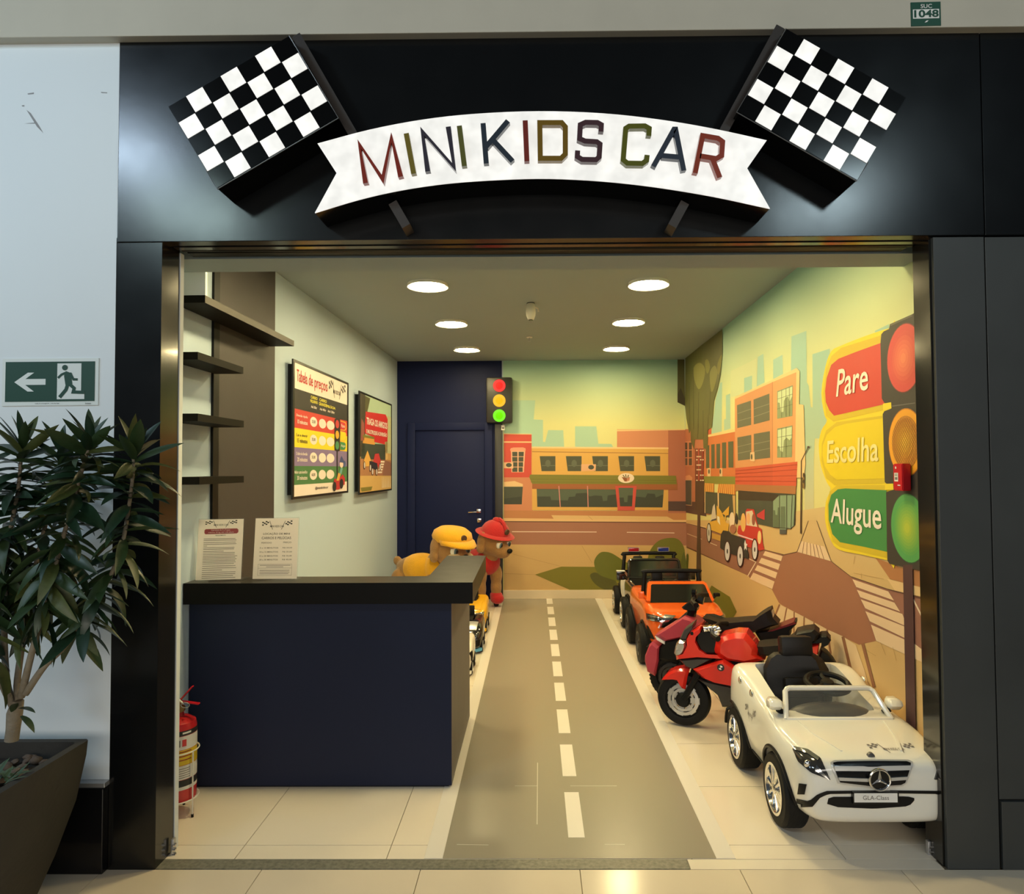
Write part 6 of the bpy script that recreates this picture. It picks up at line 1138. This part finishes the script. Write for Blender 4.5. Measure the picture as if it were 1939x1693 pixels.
    for v in m.bm.verts: kx = .88 if hat == 'helmet' else 1; v.co = Hm @ (Vector((v.co.x * kx, v.co.y * kx + .012, v.co.z + (.035 if hat == 'helmet' else .042))))
    o = m.build('hat', None, t, 60)
    if hat != 'helmet':
        md = o.modifiers.new('th', 'SOLIDIFY'); md.thickness = .014; md.offset = 1
    m = MB(); c = H(0, -.148, .115); m.lathe([(.001, -.006), (.026, -.005), (.028, .006)], Z3, 'Y', 20, mat('dark_round_patch', (.09, .05, .03), .6))
    for v in m.bm.verts: v.co = Hm @ (Vector((v.co.x, v.co.y - (.128 if hat == 'helmet' else .142), v.co.z + (.135 if hat == 'helmet' else .115))))
    m.build('hat_patch', None, t, 60)
    if hat != 'helmet':
        me = blob([((.085, .20, .585), (.05, .12, .055), (0, .6, 0)), ((.10, .32, .55), (.045, .06, .05), (0, .6, 0))], .01, 3); me.materials.append(BLACK); link('saddle_patch', me, t)
    return t
plush('brown plush ride-on dog in red hat and red suit, standing by the traffic light pole', (-.555, 7.98, 0), R(34), 1.03, RFAB, 'helmet', (.02, -.13, .745, .28, .30))
plush('brown plush ride-on dog in yellow cap and yellow suit behind the counter', (-1.04, 7.25, 0), R(62), 1.10, YFAB, 'cap', (-.01, -.19, .705, .18, -.34))
# ================================================================== POTTED PLANT
POTM = mat('dark_fibre_cement', (.030, .027, .023), .75, bump=.25, bscale=30, var=.35, vscale=7); BARK = mat('pale_bark', (.23, .19, .135), .85, bump=.6, bscale=60, var=.35, vscale=25); SOIL = mat('dark_soil', (.035, .026, .02), .95, bump=.8, bscale=60); STN = mat('brown_bark_stone', (.12, .085, .065), .85, bump=.5, bscale=40, var=.5, vscale=9)
pc = Vector((-1.985, 2.375, 0)); PT = thing('planter', 'dark square tapered planter with bark stones by the white mall wall', 'planter', pc)
def sq(h, z, rr=.012): return [Vector((x, y, z)) for x, y in ((-h, -h + rr), (-h + rr, -h), (h - rr, -h), (h, -h + rr), (h, h - rr), (h - rr, h), (-h + rr, h), (-h, h - rr))]
m = MB(); m.loft([sq(.15, 0), sq(.155, .02), sq(.205, .18), sq(.25, .36), sq(.272, .52), sq(.275, .572), sq(.245, .572), sq(.243, .50)], POTM); m.build('pot', None, PT, 50)
m = MB(); m.loft([sq(.2425, .47), sq(.2425, .512)], SOIL); m.build('soil', None, PT, 0, kind='stuff')
rp = random.Random(11); stm = []
for k in range(4):
    m = MB(); b = bmesh.new(); bmesh.ops.create_icosphere(b, subdivisions=1, radius=.02)
    for v in b.verts: v.co = Vector((v.co.x * rp.uniform(.9, 1.5), v.co.y * rp.uniform(.7, 1.2), v.co.z * rp.uniform(.5, .9))) 
    m.merge(b, STN); stm.append(m.mesh('stone', smooth=60))
for k in range(120):
    o = link('stone', stm[k % 4], PT); x, y = rp.uniform(-.21, .215), rp.uniform(-.21, .215); o.location = (x, y, .520 + rp.uniform(0, .014)); o.rotation_euler = (rp.uniform(-.4, .4), rp.uniform(-.4, .4), rp.uniform(0, 6)); s = rp.uniform(.7, 1.25); o.scale = (s, s, s)
DP = 2.44
TR = thing('dracaena_plant', 'leafy dark green houseplant with pale branching stems growing from the planter', 'plant', on_y(24, 1394, DP) - Vector((0, 0, .0))); L = TR.location.copy(); L.z = .515; TR.location = L
B_D = [([(30, 1336), (13, 1292), (8, 1170), (14, 1040), (34, 930), (42, 838)], (0, .02, .05, .06, .05, .03), .62), ([(36, 1326), (33, 1288), (48, 1185), (70, 1060), (100, 940), (120, 850)], (0, .03, .08, .11, .13, .14), .55), ([(40, 1320), (58, 1245), (76, 1180), (108, 1060), (150, 910), (172, 832)], (0, -.02, -.03, -.02, 0, .02), .60), ([(48, 1314), (84, 1262), (122, 1224), (174, 1152), (226, 1050), (250, 915), (253, 845)], (0, 0, .02, .05, .08, .10, .10), .56), ([(26, 1340), (2, 1290), (-40, 1180), (-60, 1000), (-50, 870)], (0, -.04, -.08, -.06, -.03), .5)]
m = MB(); pts = [on_y(22, 1402, DP), on_y(25, 1380, DP), on_y(28, 1350, DP), on_y(34, 1326, DP)]
m.tube([p - L for p in pts], [.022, .022, .025, .019], 12, BARK); m.build('trunk', None, TR, 60)
paths = []
for px, dd, st in B_D:
    pp = smooth_open([on_y(x, y, DP + .85 * d) for (x, y), d in zip(px, dd)], 6); paths.append((pp, st)); n = len(pp)
    m = MB(); m.tube([p - L for p in pp], [.0125 - .0075 * k / (n - 1) for k in range(n)], 8, BARK); m.build('stem', None, TR, 60)
LF = [mat('leaf_dark_green', (.012, .034, .016), .38, var=.3, vscale=20), mat('leaf_green', (.024, .050, .016), .42, var=.3, vscale=20), mat('leaf_olive_green', (.065, .085, .022), .45, var=.3, vscale=20)]
lv = []
for k in range(9):
    m = MB(); n = 7; ln = 1; bend = (.10, .32, .6)[k // 3]; rows = []
    for j in range(n + 1):
        u = j / n; wd = .128 * (math.sin(math.pi * min(1, u * .93 + .07)) ** .75) * (1 - .25 * u) if j < n else .004
        z = -bend * u * u * .8; y = u * (1 - .25 * bend * u)
        rows.append([Vector((-wd, y, z + .045 * wd / .13)), Vector((0, y, z)), Vector((wd, y, z + .045 * wd / .13))])
    m.loft(rows, LF[k % 3], cap=False, closed=False); lv.append(m.mesh('leaf', smooth=80))
rl = random.Random(5); cnt = 0
counts = (100, 96, 112, 104, 50); spare = []
for (pp, st), N in zip(paths, counts):
    n = len(pp)
    for k in range(N):
        u = 1 - (1 - st) * 1.0 * (k / N) ** 1.0 if False else st * .72 + (1 - st * .72) * (k + rl.random() * .5) / N; i = min(n - 2, int(u * (n - 1))); f = u * (n - 1) - i; p = pp[i].lerp(pp[i + 1], f); ax = (pp[i + 1] - pp[i]).normalized()
        az = k * 2.39996 + rl.uniform(-.3, .3); rel = (u - st * .72) / (1 - st * .72)
        el = -.75 + 1.15 * rel + (.9 * max(0, rel - .85) / .15) + rl.uniform(-.28, .28)
        d = Vector((math.cos(az) * math.cos(el), math.sin(az) * math.cos(el), math.sin(el)))
        ln = rl.uniform(.125, .20) * (1 - .35 * max(0, rel - .9) * 10); tip = p + d * ln
        if tip.y > FRONT - .03: d.y *= -1; tip = p + d * ln
        if tip.y > FRONT - .03: continue
        yv = d; xv = yv.cross(Vector((0, 0, 1))).normalized(); zv = xv.cross(yv); M = Matrix((xv, yv, zv)).transposed().to_4x4()
        bd = 0 if rel > .85 else rl.choice((0, 1, 1, 2)); tone = rl.choice((0, 0, 0, 1, 1, 2) if rel > .3 else (0, 1, 1, 2))
        spare.append((tip.y, lv[bd * 3 + tone], Matrix.Translation(p - L) @ M @ Matrix.Rotation(rl.uniform(-.9, .9), 4, 'Y') @ Matrix.Diagonal((ln * rl.uniform(.85, 1.15), ln, ln, 1))))
spare.sort(key=lambda e: e[0]); m = MB()
for k, (_, me, M) in enumerate(spare):
    if k < 290: o = link('leaf', me, TR); o.matrix_local = M
    else:
        b = bmesh.new(); b.from_mesh(me); m.merge(b, me.materials[0], M)
m.build('foliage', None, TR, 80, kind='stuff')
for x, y, dx, dz in ((60, 1338, .9, .2), (66, 1352, .8, -.3), (50, 1345, .3, .5)):
    p = on_y(x - 26, y + 4, DP - .02) - L; d = Vector((dx, -.3, dz)).normalized(); xv = d.cross(Vector((0, 0, 1))).normalized(); o = link('leaf', lv[4], TR); o.matrix_local = Matrix.Translation(p) @ Matrix((xv, d, xv.cross(d))).transposed().to_4x4() @ Matrix.Diagonal((.11, .09, .09, 1))
G2 = thing('undergrowth_plant', 'small pale green shoots at the foot of the houseplant in the planter', 'plant', on_y(6, 1425, 2.34))
rg = random.Random(9); gl = mat('shoot_grey_green', (.06, .11, .06), .5)
me = lv[3].copy(); me.materials.clear(); me.materials.append(gl)
for k in range(26):
    a = rg.uniform(0, 6.28); el = rg.uniform(.1, 1.1); d = Vector((math.cos(a) * math.cos(el), math.sin(a) * math.cos(el), math.sin(el))); xv = d.cross(Vector((0, 0, 1))).normalized(); o = link('leaf', me, G2)
    o.matrix_local = Matrix.Translation((rg.uniform(-.05, .04), rg.uniform(-.05, .05), .0)) @ Matrix((xv, d, xv.cross(d))).transposed().to_4x4() @ Matrix.Diagonal((.06, rg.uniform(.06, .10), .06, 1))
G2.location.z = .555
# scuffs on the mall wall
SC_ = mat('grey_scuff', (.28, .28, .29), .6); m = MB()
for pts in ([(50, 208), (58, 214), (74, 238), (82, 252), (70, 240), (60, 224)], [(46, 234), (66, 232), (66, 234)], [(52, 177), (64, 175), (64, 178), (53, 179)], [(191, 174), (203, 175), (203, 176.5), (192, 176)], [(41, 199.5), (46, 199), (46, 201.5), (42, 201.5)]):
    m.face([on_y(x, y, FRONT + .0013) for x, y in pts], SC_)
o = m.build('scuff_mark', None, bpy.data.objects['wall_mall'], 0, kind='stuff')
